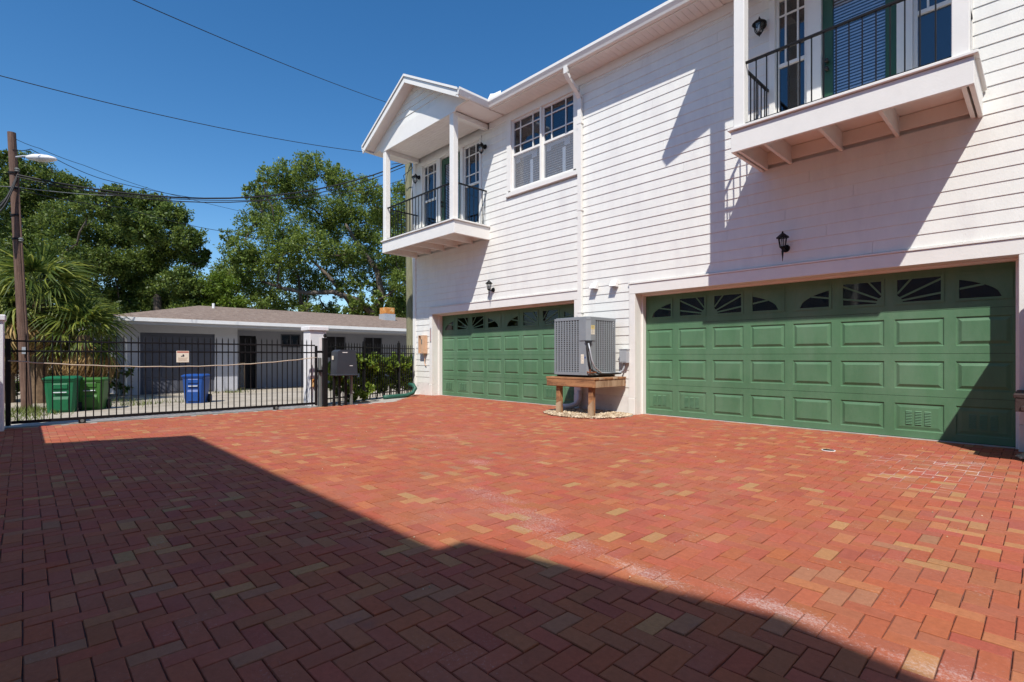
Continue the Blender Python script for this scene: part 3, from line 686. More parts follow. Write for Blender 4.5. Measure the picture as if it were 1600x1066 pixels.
# ---- main eave, gutter, roof
rf = MB(); rf.prism([(7.46, 6.66), (11.9, 8.88), (16.3, 6.66), (16.3, 6.60), (11.9, 8.82), (7.46, 6.60)], 'x', HX0 - .35, HX1 + .3); roof = part('roof', rf, 'roof_light', house)
f = MB(); f.prism([(8.0, 6.7), (15.7, 6.7), (11.9, 8.6)], 'x', HX0, HX0 + .1); part('gable_wall', f, 'siding', roof)
hwL = (BAL[0]['x1'] - BAL[0]['x0']) / 2 + .5; xcL = (BAL[0]['x1'] + BAL[0]['x0']) / 2
hwR = (BAL[1]['x1'] - BAL[1]['x0']) / 2 + .5; xcR = (BAL[1]['x1'] + BAL[1]['x0']) / 2
for xa, xb in [(xcL + hwL + .05, xcR - hwR - .05), (xcR + hwR + .05, HX1 + .3)]:
    f = MB(); prof = [(7.53, 6.553), (7.455, 6.553), (7.44, 6.59), (7.405, 6.65), (7.405, 6.70), (7.42, 6.70), (7.42, 6.66), (7.455, 6.60), (7.465, 6.565), (7.53, 6.565)]
    f.prism(prof, 'x', xa - .09, xb + .09); gt = part('gutter', f, 'trim', house)
    f = MB(); f.box(xa - .08, xb + .08, 7.531, 7.555, 6.535, 6.70); part('fascia', f, 'trim', gt)
    f = MB(); n_ = int((xb - xa) / .105)
    for i in range(n_): f.box(xa + i * (xb - xa) / n_ + .0025, xa + (i + 1) * (xb - xa) / n_ - .0025, 7.556, W - .02, SOF, SOF + .012)
    f.box(xa - .09, xb + .09, 7.46, W - .02, SOF + .0125, SOF + .02)
    part('soffit', f, 'soffit', gt)
    for i in range(int((xb - xa) / .62)):
        q = MB(); xx = xa + .3 + i * .62; q.box(xx - .006, xx + .006, 7.41, 7.53, 6.694, 6.699); part('gutter_strap', q, 'flashing', gt)
# sheet whose white colour stands in for sun glare on the roof valley
f = MB()
f.add([(xcL + hwL - .14, 7.5, 6.70), (xcL + hwL + .10, 7.46, 6.735), (xcL + hwL + .02, 7.62, 6.93), (xcL + hwL - .2, 7.7, 7.03), (xcL + hwL + .30, 7.55, 6.74), (xcL + hwL + .22, 7.64, 6.93)], [(0, 1, 2, 3), (1, 4, 5, 2)])
part('valley_glare', f, 'flashing', roof)
# downspout
ds = MB(); DX = -6.33
def rect_sweep(mb, pts, hx, hy):
    for p, q in zip(pts, pts[1:]):
        p, q = Vector(p), Vector(q); t_ = (q - p).normalized(); sx = Vector((1, 0, 0)); sy = t_.cross(sx).normalized()
        vs = []
        for c in (p - t_ * .008, q + t_ * .008):
            for ax_, ay in ((-1, -1), (1, -1), (1, 1), (-1, 1)): vs.append(c + sx * hx * ax_ + sy * hy * ay)
        mb.add(vs, [(0, 1, 2, 3), (7, 6, 5, 4), (0, 4, 5, 1), (1, 5, 6, 2), (2, 6, 7, 3), (3, 7, 4, 0)])
rect_sweep(ds, [(DX, 7.47, 6.56), (DX, 7.475, 6.44), (DX, 7.56, 6.36), (DX, 7.80, 6.20), (DX, 7.893, 6.10), (DX, 7.894, .36)], .042, .03)
dsp = part('downspout', ds, 'trim', house)
q = MB(); q.tube([(DX, 7.88, .38), (DX, 7.87, .22), (DX - .03, 7.82, .12), (DX - .12, 7.72, .075), (DX - .26, 7.60, .07)], .052, 12); part('drain_elbow', q, 'pvc', dsp, smooth=True)
for zz in (1.9, 3.9, 5.6):
    q = MB(); q.box(DX - .055, DX + .055, 7.858, 7.935, zz, zz + .03); part('strap', q, 'trim', dsp)

# ---- fixtures on the walls
def lantern_post(x, z, label):
    """upright carriage lantern with a long tail, held by a scroll arm"""
    t = thing('wall_lantern', (x, W - .016, z), label, 'lantern', 'carriage lanterns above the garage doors')
    y = W - .016; yl = y - .135
    q = MB(); q.tube([(x, y, z), (x, y - .02, z)], [.055, .048], 16); part('back_plate', q, 'iron', t)
    q = MB(); q.tube([(x, y - .015, z), (x, y - .07, z - .028), (x, yl, z - .012)], .012, 8); part('arm', q, 'iron', t)
    q = MB(); q.lathe([(.003, -.20), (.008, -.14), (.016, -.06), (.010, -.04), (.022, -.02), (.036, -.008), (.04, 0)], 12, (x, yl, z)); part('tail', q, 'iron', t, smooth=True)
    q = MB(); hx = [(math.cos(R(60 * i)), math.sin(R(60 * i))) for i in range(6)]
    for (a_, b_) in hx: q.tube([(x + a_ * .036, yl + b_ * .036, z), (x + a_ * .058, yl + b_ * .058, z + .135)], .0055, 5)
    for r_, zz in ((.037, .004), (.059, .132)): q.tube([(x + a_ * r_, yl + b_ * r_, z + zz) for a_, b_ in hx + hx[:1]], .006, 5)
    part('cage', q, 'iron', t)
    q = MB(); q.lathe([(.034, .003), (.055, .132)], 6, (x, yl, z)); part('glass', q, 'lamp_glass', t)
    q = MB(); q.lathe([(.009, .004), (.010, .07), (.006, .09), (.001, .1)], 8, (x, yl, z)); part('bulb', q, 'white_plastic', t, smooth=True)
    q = MB(); q.lathe([(.085, .132), (.082, .142), (.045, .175), (.022, .195), (.012, .20), (.014, .212), (.004, .228)], 12, (x, yl, z)); part('cap', q, 'iron', t)
def lantern_hung(x, z, label):
    """dark lantern hung from a curved arm"""
    t = thing('balcony_lantern', (x, W - .016, z), label, 'lantern', 'lanterns beside the balcony doors')
    y = W - .016; yl = y - .13
    q = MB(); q.tube([(x, y, z + .03), (x, y - .025, z + .03)], [.058, .05], 16); part('back_plate', q, 'iron', t)
    q = MB(); q.tube([(x, y - .02, z + .03), (x, y - .06, z + .06), (x, y - .10, z + .09), (x, yl, z + .085), (x, yl, z + .06)], .011, 8); part('arm', q, 'iron', t)
    q = MB(); q.lathe([(.100, .0), (.096, .01), (.06, .04), (.03, .055), (.012, .062), (.014, .085), (.004, .11)], 16, (x, yl, z)); part('cap', q, 'iron', t)
    q = MB(); hx = [(math.cos(R(60 * i)), math.sin(R(60 * i))) for i in range(6)]
    for a_, b_ in hx: q.tube([(x + a_ * .075, yl + b_ * .075, z), (x + a_ * .062, yl + b_ * .062, z - .09), (x + a_ * .03, yl + b_ * .03, z - .14)], .006, 5)
    q.lathe([(.034, -.136), (.03, -.15), (.012, -.165), (.003, -.185)], 10, (x, yl, z)); part('cage', q, 'iron', t)
    q = MB(); q.lathe([(.07, -.003), (.057, -.09), (.028, -.137)], 6, (x, yl, z)); part('glass', q, 'lamp_glass', t)
    q = MB(); q.lathe([(.012, -.10), (.022, -.07), (.018, -.03), (.01, -.01)], 8, (x, yl, z)); part('bulb', q, 'white_plastic', t, smooth=True)
lantern_post(-8.93, 2.60, 'black carriage lantern on the sunlit wall above the left garage door')
lantern_post(-2.60, 2.60, 'black carriage lantern on the shaded wall above the right garage door')
lantern_hung(-12.02, 5.97, 'dark lantern at the left end of the far balcony')
lantern_hung(-9.22, 5.99, 'dark lantern on the wall right of the far balcony window')
lantern_hung(-2.92, 5.92, 'dark lantern left of the window on the near balcony')
for x, lb in ((-5.99, 'left one of two white exhaust hoods above the condenser'), (-5.535, 'right one of two white exhaust hoods, nearer the right garage door')):
    t = thing('exhaust_hood', (x, W - .016, 2.36), lb, 'vent', 'white exhaust hoods on the wall')
    q = MB(); q.prism([(W - .017, 2.46), (W - .05, 2.455), (W - .13, 2.345), (W - .125, 2.335), (W - .045, 2.40), (W - .017, 2.40)], 'x', x - .065, x + .065); part('hood', q, 'white_plastic', t)
    for s_ in (-1, 1):
        q = MB(); q.prism([(W - .017, 2.46), (W - .05, 2.455), (W - .13, 2.335), (W - .017, 2.335)], 'x', x + s_ * .065, x + s_ * .069); part('cheek', q, 'white_plastic', t)
    q = MB(); q.box(x - .062, x + .062, W - .10, W - .018, 2.34, 2.346); part('flap', q, 'iron_grey', t)
# tan utility box near the corner
t = thing('utility_box', (-11.74, W - .016, 1.38), 'tan metal utility box on the clapboards left of the far garage door', 'utility box')
q = MB(); bx0, bx1, bz0, bz1 = -11.88, -11.62, 1.13, 1.62; yy = W - .018
q.box(bx0, bx1, yy - .02, yy, bz0, bz1); q.box(bx0, bx0 + .015, yy - .12, yy - .021, bz0, bz1); q.box(bx1 - .015, bx1, yy - .12, yy - .021, bz0, bz1); q.box(bx0 + .016, bx1 - .016, yy - .12, yy - .021, bz1 - .015, bz1); q.box(bx0 + .016, bx1 - .016, yy - .12, yy - .021, bz0, bz0 + .015); part('housing', q, 'meter_tan', t)
q = MB(); q.cbox(bx0 + .12, bx1 - .02, yy - .125, yy - .09, bz0 + .02, bz1 - .02, .004); part('cover', q, 'meter_tan', t)
q = MB(); q.cbox(bx0 + .03, bx0 + .09, yy - .06, yy - .022, bz0 + .08, bz1 - .08, .004); part('terminal_block', q, 'white_plastic', t)
q = MB(); q.box(bx0 + .15, bx0 + .19, yy - .13, yy - .1255, bz0 + .25, bz0 + .38); part('hasp', q, 'iron_grey', t)
q = MB(); q.tube([(-11.7, yy - .03, 1.13), (-11.7, yy - .03, .85), (-11.66, yy - .02, .8)], .012, 8); part('conduit', q, 'meter_tan', t)
# thermometer strip on the casing
t = thing('thermometer', (-11.43, W - .036, 1.62), 'thin grey thermometer strip on the casing of the far garage door', 'thermometer')
q = MB(); q.cbox(-11.455, -11.405, W - .05, W - .037, 1.44, 1.82, .004); part('plate', q, 'galvanised', t)
q = MB(); q.tube([(-11.43, W - .054, 1.47), (-11.43, W - .054, 1.78)], .005, 6); q.lathe([(.003, -.012), (.010, 0), (.003, .012)], 8, (-11.43, W - .054, 1.47)); part('tube', q, 'ink_red', t)
# electrical disconnect
t = thing('disconnect_box', (-5.29, W - .016, 1.03), 'grey electrical disconnect box on the wall right of the condenser', 'electrical box')
q = MB(); q.cbox(-5.375, -5.215, W - .12, W - .018, .93, 1.17, .006); part('housing', q, 'galvanised', t)
q = MB(); q.cbox(-5.385, -5.205, W - .13, W - .03, 1.172, 1.185, .003); q.cbox(-5.365, -5.225, W - .126, W - .121, .95, 1.15, .002); part('lid', q, 'galvanised', t)
q = MB(); q.tube([(-5.30, W - .07, .935), (-5.30, W - .07, .86), (-5.33, W - .08, .79), (-5.42, W - .14, .74), (-5.52, W - .22, .71)], .016, 8); part('conduit', q, 'galvanised', t, smooth=True)
# condenser, stand and gravel
def condenser(dx, lab_ac, lab_st, lab_gr, tm='timber', tp='timber_pale'):
    x0, x1, y0, y1, z0, z1 = -6.26 + dx, -5.45 + dx, 7.03, 7.85, .725, 1.74
    t = thing('air_conditioner', ((x0 + x1) / 2, (y0 + y1) / 2, z0), lab_ac, 'air conditioner', 'outdoor condensers on timber stands')
    q = MB(); c = .05
    def octo(i): return [(x0 + i + c, y0 + i), (x1 - i - c, y0 + i), (x1 - i, y0 + i + c), (x1 - i, y1 - i - c), (x1 - i - c, y1 - i), (x0 + i + c, y1 - i), (x0 + i, y1 - i - c), (x0 + i, y0 + i + c)]
    q.prism(octo(.035), 'z', z0 + .04, z1 - .05); part('coil', q, 'ac_fin', t)
    q = MB(); q.prism(octo(-.012), 'z', z0 + .0, z0 + .05); part('base_pan', q, 'ac_paint', t)
    q = MB(); q.prism(octo(-.010), 'z', z1 - .055, z1 - .012); q.prism(octo(.012), 'z', z1 - .0118, z1); part('top_cover', q, 'ac_paint', t)
    # fan grille on top
    q = MB(); cx, cy = (x0 + x1) / 2, (y0 + y1) / 2
    for r_ in (.08, .14, .20, .26, .32): q.tube([(cx + r_ * math.cos(R(a_)), cy + r_ * math.sin(R(a_)), z1 + .006) for a_ in range(0, 361, 20)], .004, 5, False)
    part('fan_grille', q, 'iron', t)
    # louvred guards: vertical ribs with many short slots
    g1 = MB(); g2 = MB(); g1r = MB(); g2r = MB(); g3r = MB()
    ribs_f = [x0 + c + i * ((x1 - .20 - x0 - c) / 9) for i in range(10)]
    for xx in ribs_f: g1r.box(xx - .013, xx + .013, y0 - .006, y0 + .012, z0 + .05, z1 - .055)
    n_ = 24
    for i in range(n_):
        zz = z0 + .06 + i * (z1 - z0 - .125) / n_; g1.prism([(y0 + .006, zz), (y0 - .002, zz + .004), (y0 + .006, zz + .024), (y0 + .012, zz + .024)], 'x', x0 + c, x1 - .20)
    part('front_slat', g1, 'ac_fin', t); part('front_guard', g1r, 'ac_paint', t)
    ribs_s = [y0 + .18 + i * ((y1 - c - y0 - .18) / 9) for i in range(10)]
    for yv in ribs_s: g2r.box(x1 - .012, x1 + .006, yv - .013, yv + .013, z0 + .05, z1 - .055)
    for i in range(n_):
        zz = z0 + .06 + i * (z1 - z0 - .125) / n_; g2.prism([(x1 - .006, zz), (x1 + .002, zz + .004), (x1 - .006, zz + .024), (x1 - .012, zz + .024)], 'y', y0 + .18, y1 - c)
    part('side_slat', g2, 'ac_fin', t); part('side_guard', g2r, 'ac_paint', t)
    g3 = MB()
    ribs_l = [y0 + c + i * ((y1 - y0 - 2 * c) / 10) for i in range(11)]
    for yv in ribs_l: g3r.box(x0 - .006, x0 + .012, yv - .013, yv + .013, z0 + .05, z1 - .055)
    for i in range(n_):
        zz = z0 + .06 + i * (z1 - z0 - .125) / n_; g3.prism([(x0 + .006, zz), (x0 - .002, zz + .004), (x0 + .006, zz + .024), (x0 + .012, zz + .024)], 'y', y0 + c, y1 - c)
    part('end_slat', g3, 'ac_fin', t); part('end_guard', g3r, 'ac_paint', t)
    # corner service panel
    q = MB(); zc = z0 + .60
    q.prism([(x1 - .195, y0 - .014), (x1 - c, y0 - .014), (x1 + .014, y0 + c), (x1 + .014, y0 + .175), (x1 - .02, y0 + .175), (x1 - .02, y0 + c + .01), (x1 - c - .01, y0 + .02), (x1 - .195, y0 + .02)], 'z', zc, z1 - .056); part('service_panel', q, 'ac_paint', t)
    q = MB(); q.prism([(x1 - .195, y0 - .004), (x1 - c, y0 - .004), (x1 + .004, y0 + c), (x1 + .004, y0 + .175), (x1 - .02, y0 + .175), (x1 - .02, y0 + c + .01), (x1 - c - .01, y0 + .02), (x1 - .195, y0 + .02)], 'z', z0 + .051, zc - .003); part('corner_panel', q, 'ac_paint', t)
    # dark valve hood, labels, whip
    nx, ny = math.sqrt(.5), -math.sqrt(.5)
    def cp(u, v, zz):   # on the chamfered corner: u along it, v outward
        mx_, my_ = x1 - c / 2 + .002, y0 + c / 2 - .002
        return (mx_ + u * nx + v * nx, my_ - u * ny * 1 + v * ny, zz)
    q = MB(); q.add([cp(-.07, .02, zc), cp(.07, .02, zc), cp(.0, .022, zc - .17), cp(-.07, .012, zc), cp(.07, .012, zc), cp(0, .012, zc - .17)], [(0, 1, 2), (3, 5, 4), (0, 3, 4, 1), (1, 4, 5, 2), (2, 5, 3, 0)]); part('valve_recess', q, 'black_plastic', t)
    q = MB(); q.box(x1 + .0145, x1 + .0165, y0 + c + .0, y0 + .15, z1 - .22, z1 - .15); part('yellow_label', q, 'paper_yellow', t)
    q = MB(); q.box(x1 + .0145, x1 + .0165, y0 + c + .0, y0 + .15, z1 - .31, z1 - .222); part('white_label', q, 'paper', t)
    q = MB()
    for i in range(4): q.box(x1 + .0166, x1 + .0172, y0 + c + .01, y0 + .13 - .02 * (i % 2), z1 - .235 - i * .018, z1 - .231 - i * .018)
    for i in range(3): q.box(x1 + .0166, x1 + .0172, y0 + c + .01, y0 + .12 + .01 * (i % 2), z1 - .167 - i * .016, z1 - .163 - i * .016)
    part('label_print', q, 'ink', t)
    q = MB(); q.box(x1 - .165, x1 - .10, y0 - .0065, y0 - .0045, z0 + .20, z0 + .36); part('data_plate', q, 'paper', t)
    q = MB()
    for i in range(7): q.box(x1 - .158, x1 - .108 - .012 * (i % 3), y0 - .0072, y0 - .0066, z0 + .22 + i * .018, z0 + .223 + i * .018)
    part('data_print', q, 'ink', t)
    q = MB(); q.box(x1 - .085, x1 - .06, y0 - .0065, y0 - .0045, z0 + .29, z0 + .32); part('emblem', q, 'bin_blue', t)
    q = MB(); q.tube([cp(.0, .02, zc - .05), cp(.02, .045, zc - .16), cp(.05, .06, zc - .33), cp(.10, .05, zc - .46), (x1 + .06, y0 + .28, z0 + .04), (x1 + .055, y0 + .60, z0 + .02), (x1 + .10, W - .10, z0 + .03)], .013, 8); part('power_whip', q, 'galvanised', t, smooth=True)
    q = MB(); q.tube([cp(-.03, .02, zc - .08), cp(-.02, .04, zc - .2), cp(.0, .05, zc - .36), cp(.03, .05, zc - .5), (x1 + .05, y0 + .22, z0 + .02), (x1 + .075, y0 + .5, z0 + .015), (x1 + .09, W - .09, z0 + .02)], .017, 8); part('insulated_line', q, 'rubber', t, smooth=True)
    q = MB(); q.tube([(x1 - .02, y0 - .02, z0 + .06), (x1 + .03, y0 - .005, z0 + .045), (x1 + .07, y0 + .12, z0 + .05)], .012, 7); q.lathe([(.014, 0), (.014, .05), (.02, .052), (.02, .065), (.006, .07)], 8, (x1 + .03, y0, z0 + .03)); part('service_valve', q, 'copper', t)
    q = MB(); q.box(x0 + .05, x1 - .02, y0 + .05, y1 - .05, .684, .7245); part('pad', q, 'rubber', t)
    # timber stand
    sx0, sx1, sy0, sy1 = -6.37 + dx, -5.28 + dx, 6.97, 7.90
    s = thing('timber_stand', ((sx0 + sx1) / 2, 7.4, 0), lab_st, 'stand', 'timber stands under the condensers')
    q = MB(); q.cbox(sx0, sx1, sy0, sy0 + .04, .515, .645, .004); part('front_beam', q, tm, s)
    q = MB(); q.cbox(sx0 + .001, sx1 - .001, sy1 - .04, sy1, .515, .645, .004); part('rear_beam', q, tm, s)
    for xx in (sx0, sx1 - .04):
        q = MB(); q.cbox(xx, xx + .04, sy0 + .041, sy1 - .041, .515, .645, .004); part('side_beam', q, tp if xx > sx0 + .1 else tm, s)
    q = MB(); q.cbox(sx0 + .04, sx1 - .04, sy0 - .014, sy0 - .001, .525, .565, .002); part('batten', q, tm, s)
    nb = 7
    for i in range(nb):
        ya = sy0 - .01 + i * (sy1 - sy0 + .01) / nb; q = MB(); q.cbox(sx0 - .012, sx1 + .012, ya + .004, ya + (sy1 - sy0 + .01) / nb - .004, .648, .683, .004); part('deck_board', q, tp if i % 3 == 1 else tm, s)
    for xx in (sx0 + .19, sx1 - .17):
        for yv in (sy0 + .045,):
            q = MB(); q.cbox(xx, xx + .09, yv, yv + .09, -.04, .514, .005); lg = part('leg', q, tm, s)
            q = MB(); q.prism([(xx - .003, -.02), (xx + .093, -.02), (xx + .093, .24 + .05 * (xx > sx0 + .5)), (xx - .003, .20)], 'y', yv - .003, yv + .04); part('foot', q, tp, lg)
    # river gravel under it
    rg = random.Random(int(dx * 10) + 3); gm = MB(); xc, yc = (sx0 + sx1) / 2 + (.28 if dx else 0), 7.35
    base = MB(); pts = [(xc + (.80 + .05 * math.sin(3 * a_)) * math.cos(a_), min(yc + .12 + (.72 + .05 * math.cos(2 * a_)) * math.sin(a_), 7.93)) for a_ in [i * math.pi / 14 for i in range(28)]]
    base.prism(pts, 'z', -.01, .012)
    g_ = solo('river_gravel', base, 'dirt', (xc, yc, 0), lab_gr, 'gravel', kind='stuff')
    ico = [(0, 0, 1), (.89, 0, .45), (.28, .85, .45), (-.72, .53, .45), (-.72, -.53, .45), (.28, -.85, .45), (.72, .53, -.45), (-.28, .85, -.45), (-.89, 0, -.45), (-.28, -.85, -.45), (.72, -.53, -.45), (0, 0, -1)]
    icf = [(0, 1, 2), (0, 2, 3), (0, 3, 4), (0, 4, 5), (0, 5, 1), (1, 6, 2), (2, 7, 3), (3, 8, 4), (4, 9, 5), (5, 10, 1), (6, 7, 2), (7, 8, 3), (8, 9, 4), (9, 10, 5), (10, 6, 1), (11, 7, 6), (11, 8, 7), (11, 9, 8), (11, 10, 9), (11, 6, 10)]
    for i in range(2000):
        a_ = rg.uniform(0, 6.283); r_ = math.sqrt(rg.random()) * 1.05; px_ = xc + r_ * .78 * math.cos(a_); py_ = yc + .12 + r_ * .70 * math.sin(a_)
        if py_ > 7.92: continue
        s_ = rg.uniform(.011, .024); sc = (s_ * rg.uniform(.8, 1.5), s_ * rg.uniform(.8, 1.4), s_ * rg.uniform(.6, .9)); th = rg.uniform(0, 6.28); ca_, sa = math.cos(th), math.sin(th)
        hz = .014 + rg.random() * .025 * (1 - min(r_, 1) ** 2) + .006
        gm.add([(px_ + (x * sc[0]) * ca_ - (y * sc[1]) * sa, py_ + (x * sc[0]) * sa + (y * sc[1]) * ca_, hz + z_ * sc[2]) for x, y, z_ in ico], icf)
    o = part('stones', gm, 'pebble', g_, smooth=True, recalc=False); o['kind'] = 'stuff'
leaf_mat('pebble', (0.24, 0.17, 0.11), (0.66, 0.56, 0.42), 0.0, 0.8, c_mid=(0.48, 0.37, 0.24))
condenser(0, 'grey condenser unit with labels, standing between the two garage doors', 'weathered timber stand under the condenser between the garage doors', 'bed of pale river pebbles under the stand between the garage doors')
condenser(6.15, 'second grey condenser just past the right edge of the near garage door', 'dark end of a timber stand at the right picture edge', 'pale pebbles at the right picture edge by the near garage jamb', 'timber_dark', 'timber_dark')

# ================================================================== OPPOSITE TOWNHOUSE (behind the viewer, throws the courtyard shadow)
opp = thing('opposite_townhouse', (0, -2.9, 0), 'white townhouse across the courtyard, behind the viewer, that shades the bricks', 'house')
q = MB()
for i in range(41): q.prism([(-2.886, .327 + i * .158), (-2.9, .327 + (i + 1) * .158), (-2.93, .327 + (i + 1) * .158), (-2.93, .327 + i * .158)], 'x', -4.2, 12)
q.box(-4.2, 12, -9, -2.931, 0, 6.7); part('wall', q, 'siding', opp)
q = MB(); q.box(-4.21, 12.01, -2.93, -2.885, 0, .32); part('plinth', q, 'plinth', opp)
q = MB(); q.prism([(-2.39, 6.56), (-5.9, 8.36), (-9.4, 6.56), (-9.4, 6.66), (-5.9, 8.46), (-2.39, 6.66)], 'x', -4.71, 12.4); q.box(-4.6, 12.3, -2.88, -2.42, 6.54, 6.555); part('roof', q, 'roof_light', opp)
q = MB(); q.prism([(.80, 6.53), (2.66, 7.19), (4.55, 6.53)], 'y', -2.8, -2.13); part('gable', q, 'trim', opp)
for gx in (-3.6, 2.2):
    q = MB(); q.box(gx, gx + 4.88, -2.884, -2.87, 0, 2.14); gd = part('garage_door', q, 'door_green', opp)
    for r_ in range(4):
        for c in range(8):
            q = MB(); q.cbox(gx + .055 + c * .61, gx + .555 + c * .61, -2.8695, -2.862, r_ * .535 + .09, r_ * .535 + .44, .003); part('panel', q, 'door_green', gd)
for nm, bx_, lb in (('end_sky_blocker', (6.6, 12.4, -2.2, 7.5, 6.7), 'unseen white townhouse added at the right end of the courtyard to block sky light'), ('side_sky_blocker', (-17, -5.4, -13, -5.2, 5.2), 'unseen pale house added behind the boundary wall to block sky in reflections')):  # two unseen blocks, added to cut sky fill and sky reflections
    xa, xb, ya, yb, hh = bx_; t = thing(nm, ((xa + xb) / 2, (ya + yb) / 2, 0), lb, 'house')
    q = MB(); q.box(xa, xb, ya, yb, -.1, hh); part('wall', q, 'siding', t)
    q = MB(); ym = (ya + yb) / 2; q.prism([(ya - .4, hh - .1), (ym, hh + 1.7), (yb + .4, hh - .1), (yb + .4, hh + .05), (ym, hh + 1.85), (ya - .4, hh + .05)], 'x', xa - .3, xb + .3); part('roof', q, 'roof_light', t)
    for k_ in range(3):
        wx = xa + (xb - xa) * (k_ + .5) / 3; wy = ya + (yb - ya) * (k_ + .5) / 3
        q = MB(); q.box(wx - .5, wx + .5, yb + .001, yb + .02, 1.2, 2.5) if nm == 'side_sky_blocker' else q.box(xa - .02, xa - .001, wy - .5, wy + .5, 1.2, 2.5); wd_ = part('window', q, 'dark_glass', t)
        q = MB(); q.box(wx - .58, wx + .58, yb + .0005, yb + .03, 1.1, 1.199) if nm == 'side_sky_blocker' else q.box(xa - .03, xa - .0005, wy - .58, wy + .58, 1.1, 1.199); part('sill', q, 'trim', wd_)
bw = thing('boundary_wall', (-8, -.85, 0), 'low white boundary wall left of the courtyard, outside the view', 'wall')
q = MB(); q.box(-10.3, -4.25, -.98, -.83, -.05, 1.62); part('wall', q, 'stucco', bw)
q = MB(); q.cbox(-10.33, -4.25, -1.0, -.81, 1.621, 1.68, .008); part('coping', q, 'stucco', bw)

# ================================================================== GATE, FENCE, PILLARS
GX = -10.55
gate = thing('sliding_gate', (GX, 2.1, 0), 'long black iron sliding gate of thin pickets across the driveway', 'gate')
gy0, gy1 = -.155, 4.43
def picket_mesh(h, s=.0075):
    b = MB(); b.box(-s, s, -s, s, 0, h - .05); b.add([(-s * 1.0, -s * 1.0, h - .0499), (s * 1.0, -s * 1.0, h - .0499), (s * 1.0, s * 1.0, h - .0499), (-s * 1.0, s * 1.0, h - .0499), (0, 0, h)], [(0, 1, 4), (1, 2, 4), (2, 3, 4), (3, 0, 4)])
    return local_solid(b, 'iron', 'picket')
pk = picket_mesh(1.33)
yy = gy0 + .0975
while yy < gy1 - .06:
    piece('picket', pk, gate, (GX, yy, .075)); yy += .0975
for zz, hh in ((1.265, .026), (1.115, .026), (.050, .045)):
    q = MB(); q.cbox(GX - .016, GX + .016, gy0 + .031, gy1 - .026, zz, zz + hh, .003); part('rail', q, 'iron', gate)
q = MB(); q.cbox(GX - .03, GX + .03, gy0 - .03, gy0 + .03, .03, 1.31, .004); part('end_post', q, 'iron', gate)
q = MB(); q.cbox(GX - .025, GX + .025, gy1 - .025, gy1 + .02, .03, 1.27, .004); part('end_post', q, 'iron', gate)
for wy in (.68, 3.62):
    q = MB(); q.cbox(GX - .03, GX + .03, wy - .045, wy + .045, -.0, .06, .006); wb = part('wheel_housing', q, 'iron', gate)
    q = MB(); q.tube([(GX + .031, wy, .035), (GX + .04, wy, .035)], .025, 12); part('wheel', q, 'iron_grey', wb)
q = MB(); q.box(GX - .012, GX + .012, gy0 - .3, gy1 + .1, -.007, .004); part('track', q, 'iron_grey', gate)
rp = MB(); pts = []
for i in range(33):
    t_ = i / 32; yv = gy0 + (4.43 - gy0) * t_; pts.append((GX + .035, yv, .985 - .18 * 4 * t_ * (1 - t_) * .75 + .045 * t_ + .004 * math.sin(i * 2.1)))
rope = solo('rope', rp.tube(pts, .009, 6), 'rope', (GX, 2.1, .9), 'tan rope strung slack along the front of the sliding gate', 'rope', smooth=True)
sg = thing('warning_sign', (GX + .02, 2.04, 1.02), 'small cream warning sign with a dark figure hung on the gate', 'sign')
sy = 2.04; q = MB(); q.cbox(GX + .018, GX + .023, sy - .095, sy + .095, .945, 1.145, .002); part('plate', q, 'paper', sg)
q = MB(); q.box(GX + .0235, GX + .0245, sy - .088, sy + .088, 1.115, 1.138); part('red_band', q, 'ink_red', sg)
q = MB()
q.box(GX + .0235, GX + .0245, sy - .005, sy + .022, 1.045, 1.078); q.box(GX + .0235, GX + .0245, sy - .028, sy - .0055, 1.045, 1.062); q.box(GX + .0235, GX + .0245, sy + .0, sy + .012, 1.0785, 1.088)
part('figure', q, 'ink', sg)
q = MB()
for i in range(4): q.box(GX + .0235, GX + .0245, sy - .075 + .01 * (i % 2), sy + .075 - .012 * (i % 3), 1.02 - i * .017, 1.0245 - i * .017)
part('small_print', q, 'timber_pale', sg)
# receiving posts
rpst = thing('gate_post', (GX, 4.58, 0), 'thick black gate post with a ball finial beside the white pillar', 'post')
q = MB(); q.cbox(GX + .02, GX + .11, 4.545, 4.635, -.02, 1.42, .005); part('post', q, 'iron', rpst)
q = MB(); q.cbox(GX + .005, GX + .125, 4.53, 4.65, 1.421, 1.435, .004); q.lathe([(.02, 1.435), (.012, 1.445), (.03, 1.465), (.036, 1.485), (.028, 1.51), (.008, 1.53)], 12, (GX + .065, 4.59, 0)); part('finial', q, 'iron', rpst)
q = MB(); q.cbox(GX - .06, GX + .015, 4.49, 4.54, -.02, 1.02, .004); part('channel', q, 'iron_grey', rpst)
for zz in (1.12, .72):
    q = MB(); q.cbox(GX - .03, GX + .06, 4.455, 4.544, zz, zz + .05, .004); part('catch', q, 'iron', rpst)
q = MB(); q.cbox(GX + .03, GX + .04, 4.485, 4.54, 1.2, 1.44, .003); part('receiver', q, 'white_plastic', rpst)
pl = thing('stucco_pillar', (-11.0, 4.66, 0), 'white stucco pillar with a flat cap behind the gate post', 'pillar')
q = MB(); q.cbox(-11.15, -10.80, 4.40, 4.76, -.05, 1.60, .01); part('shaft', q, 'stucco', pl)
q = MB(); q.cbox(-11.19, -10.76, 4.36, 4.80, 1.601, 1.69, .012); part('cap', q, 'stucco', pl)
q = MB(); q.cbox(-10.80 + .001, -10.74, 4.44, 4.49, .40, .57, .01); part('reflector', q, 'rust', pl)
pl2 = thing('stucco_pillar', (-10.3, -.33, 0), 'white stucco pillar at the left picture edge', 'pillar')
q = MB(); q.cbox(-10.48, -10.13, -.53, -.19, -.05, 1.55, .01); part('shaft', q, 'stucco', pl2)
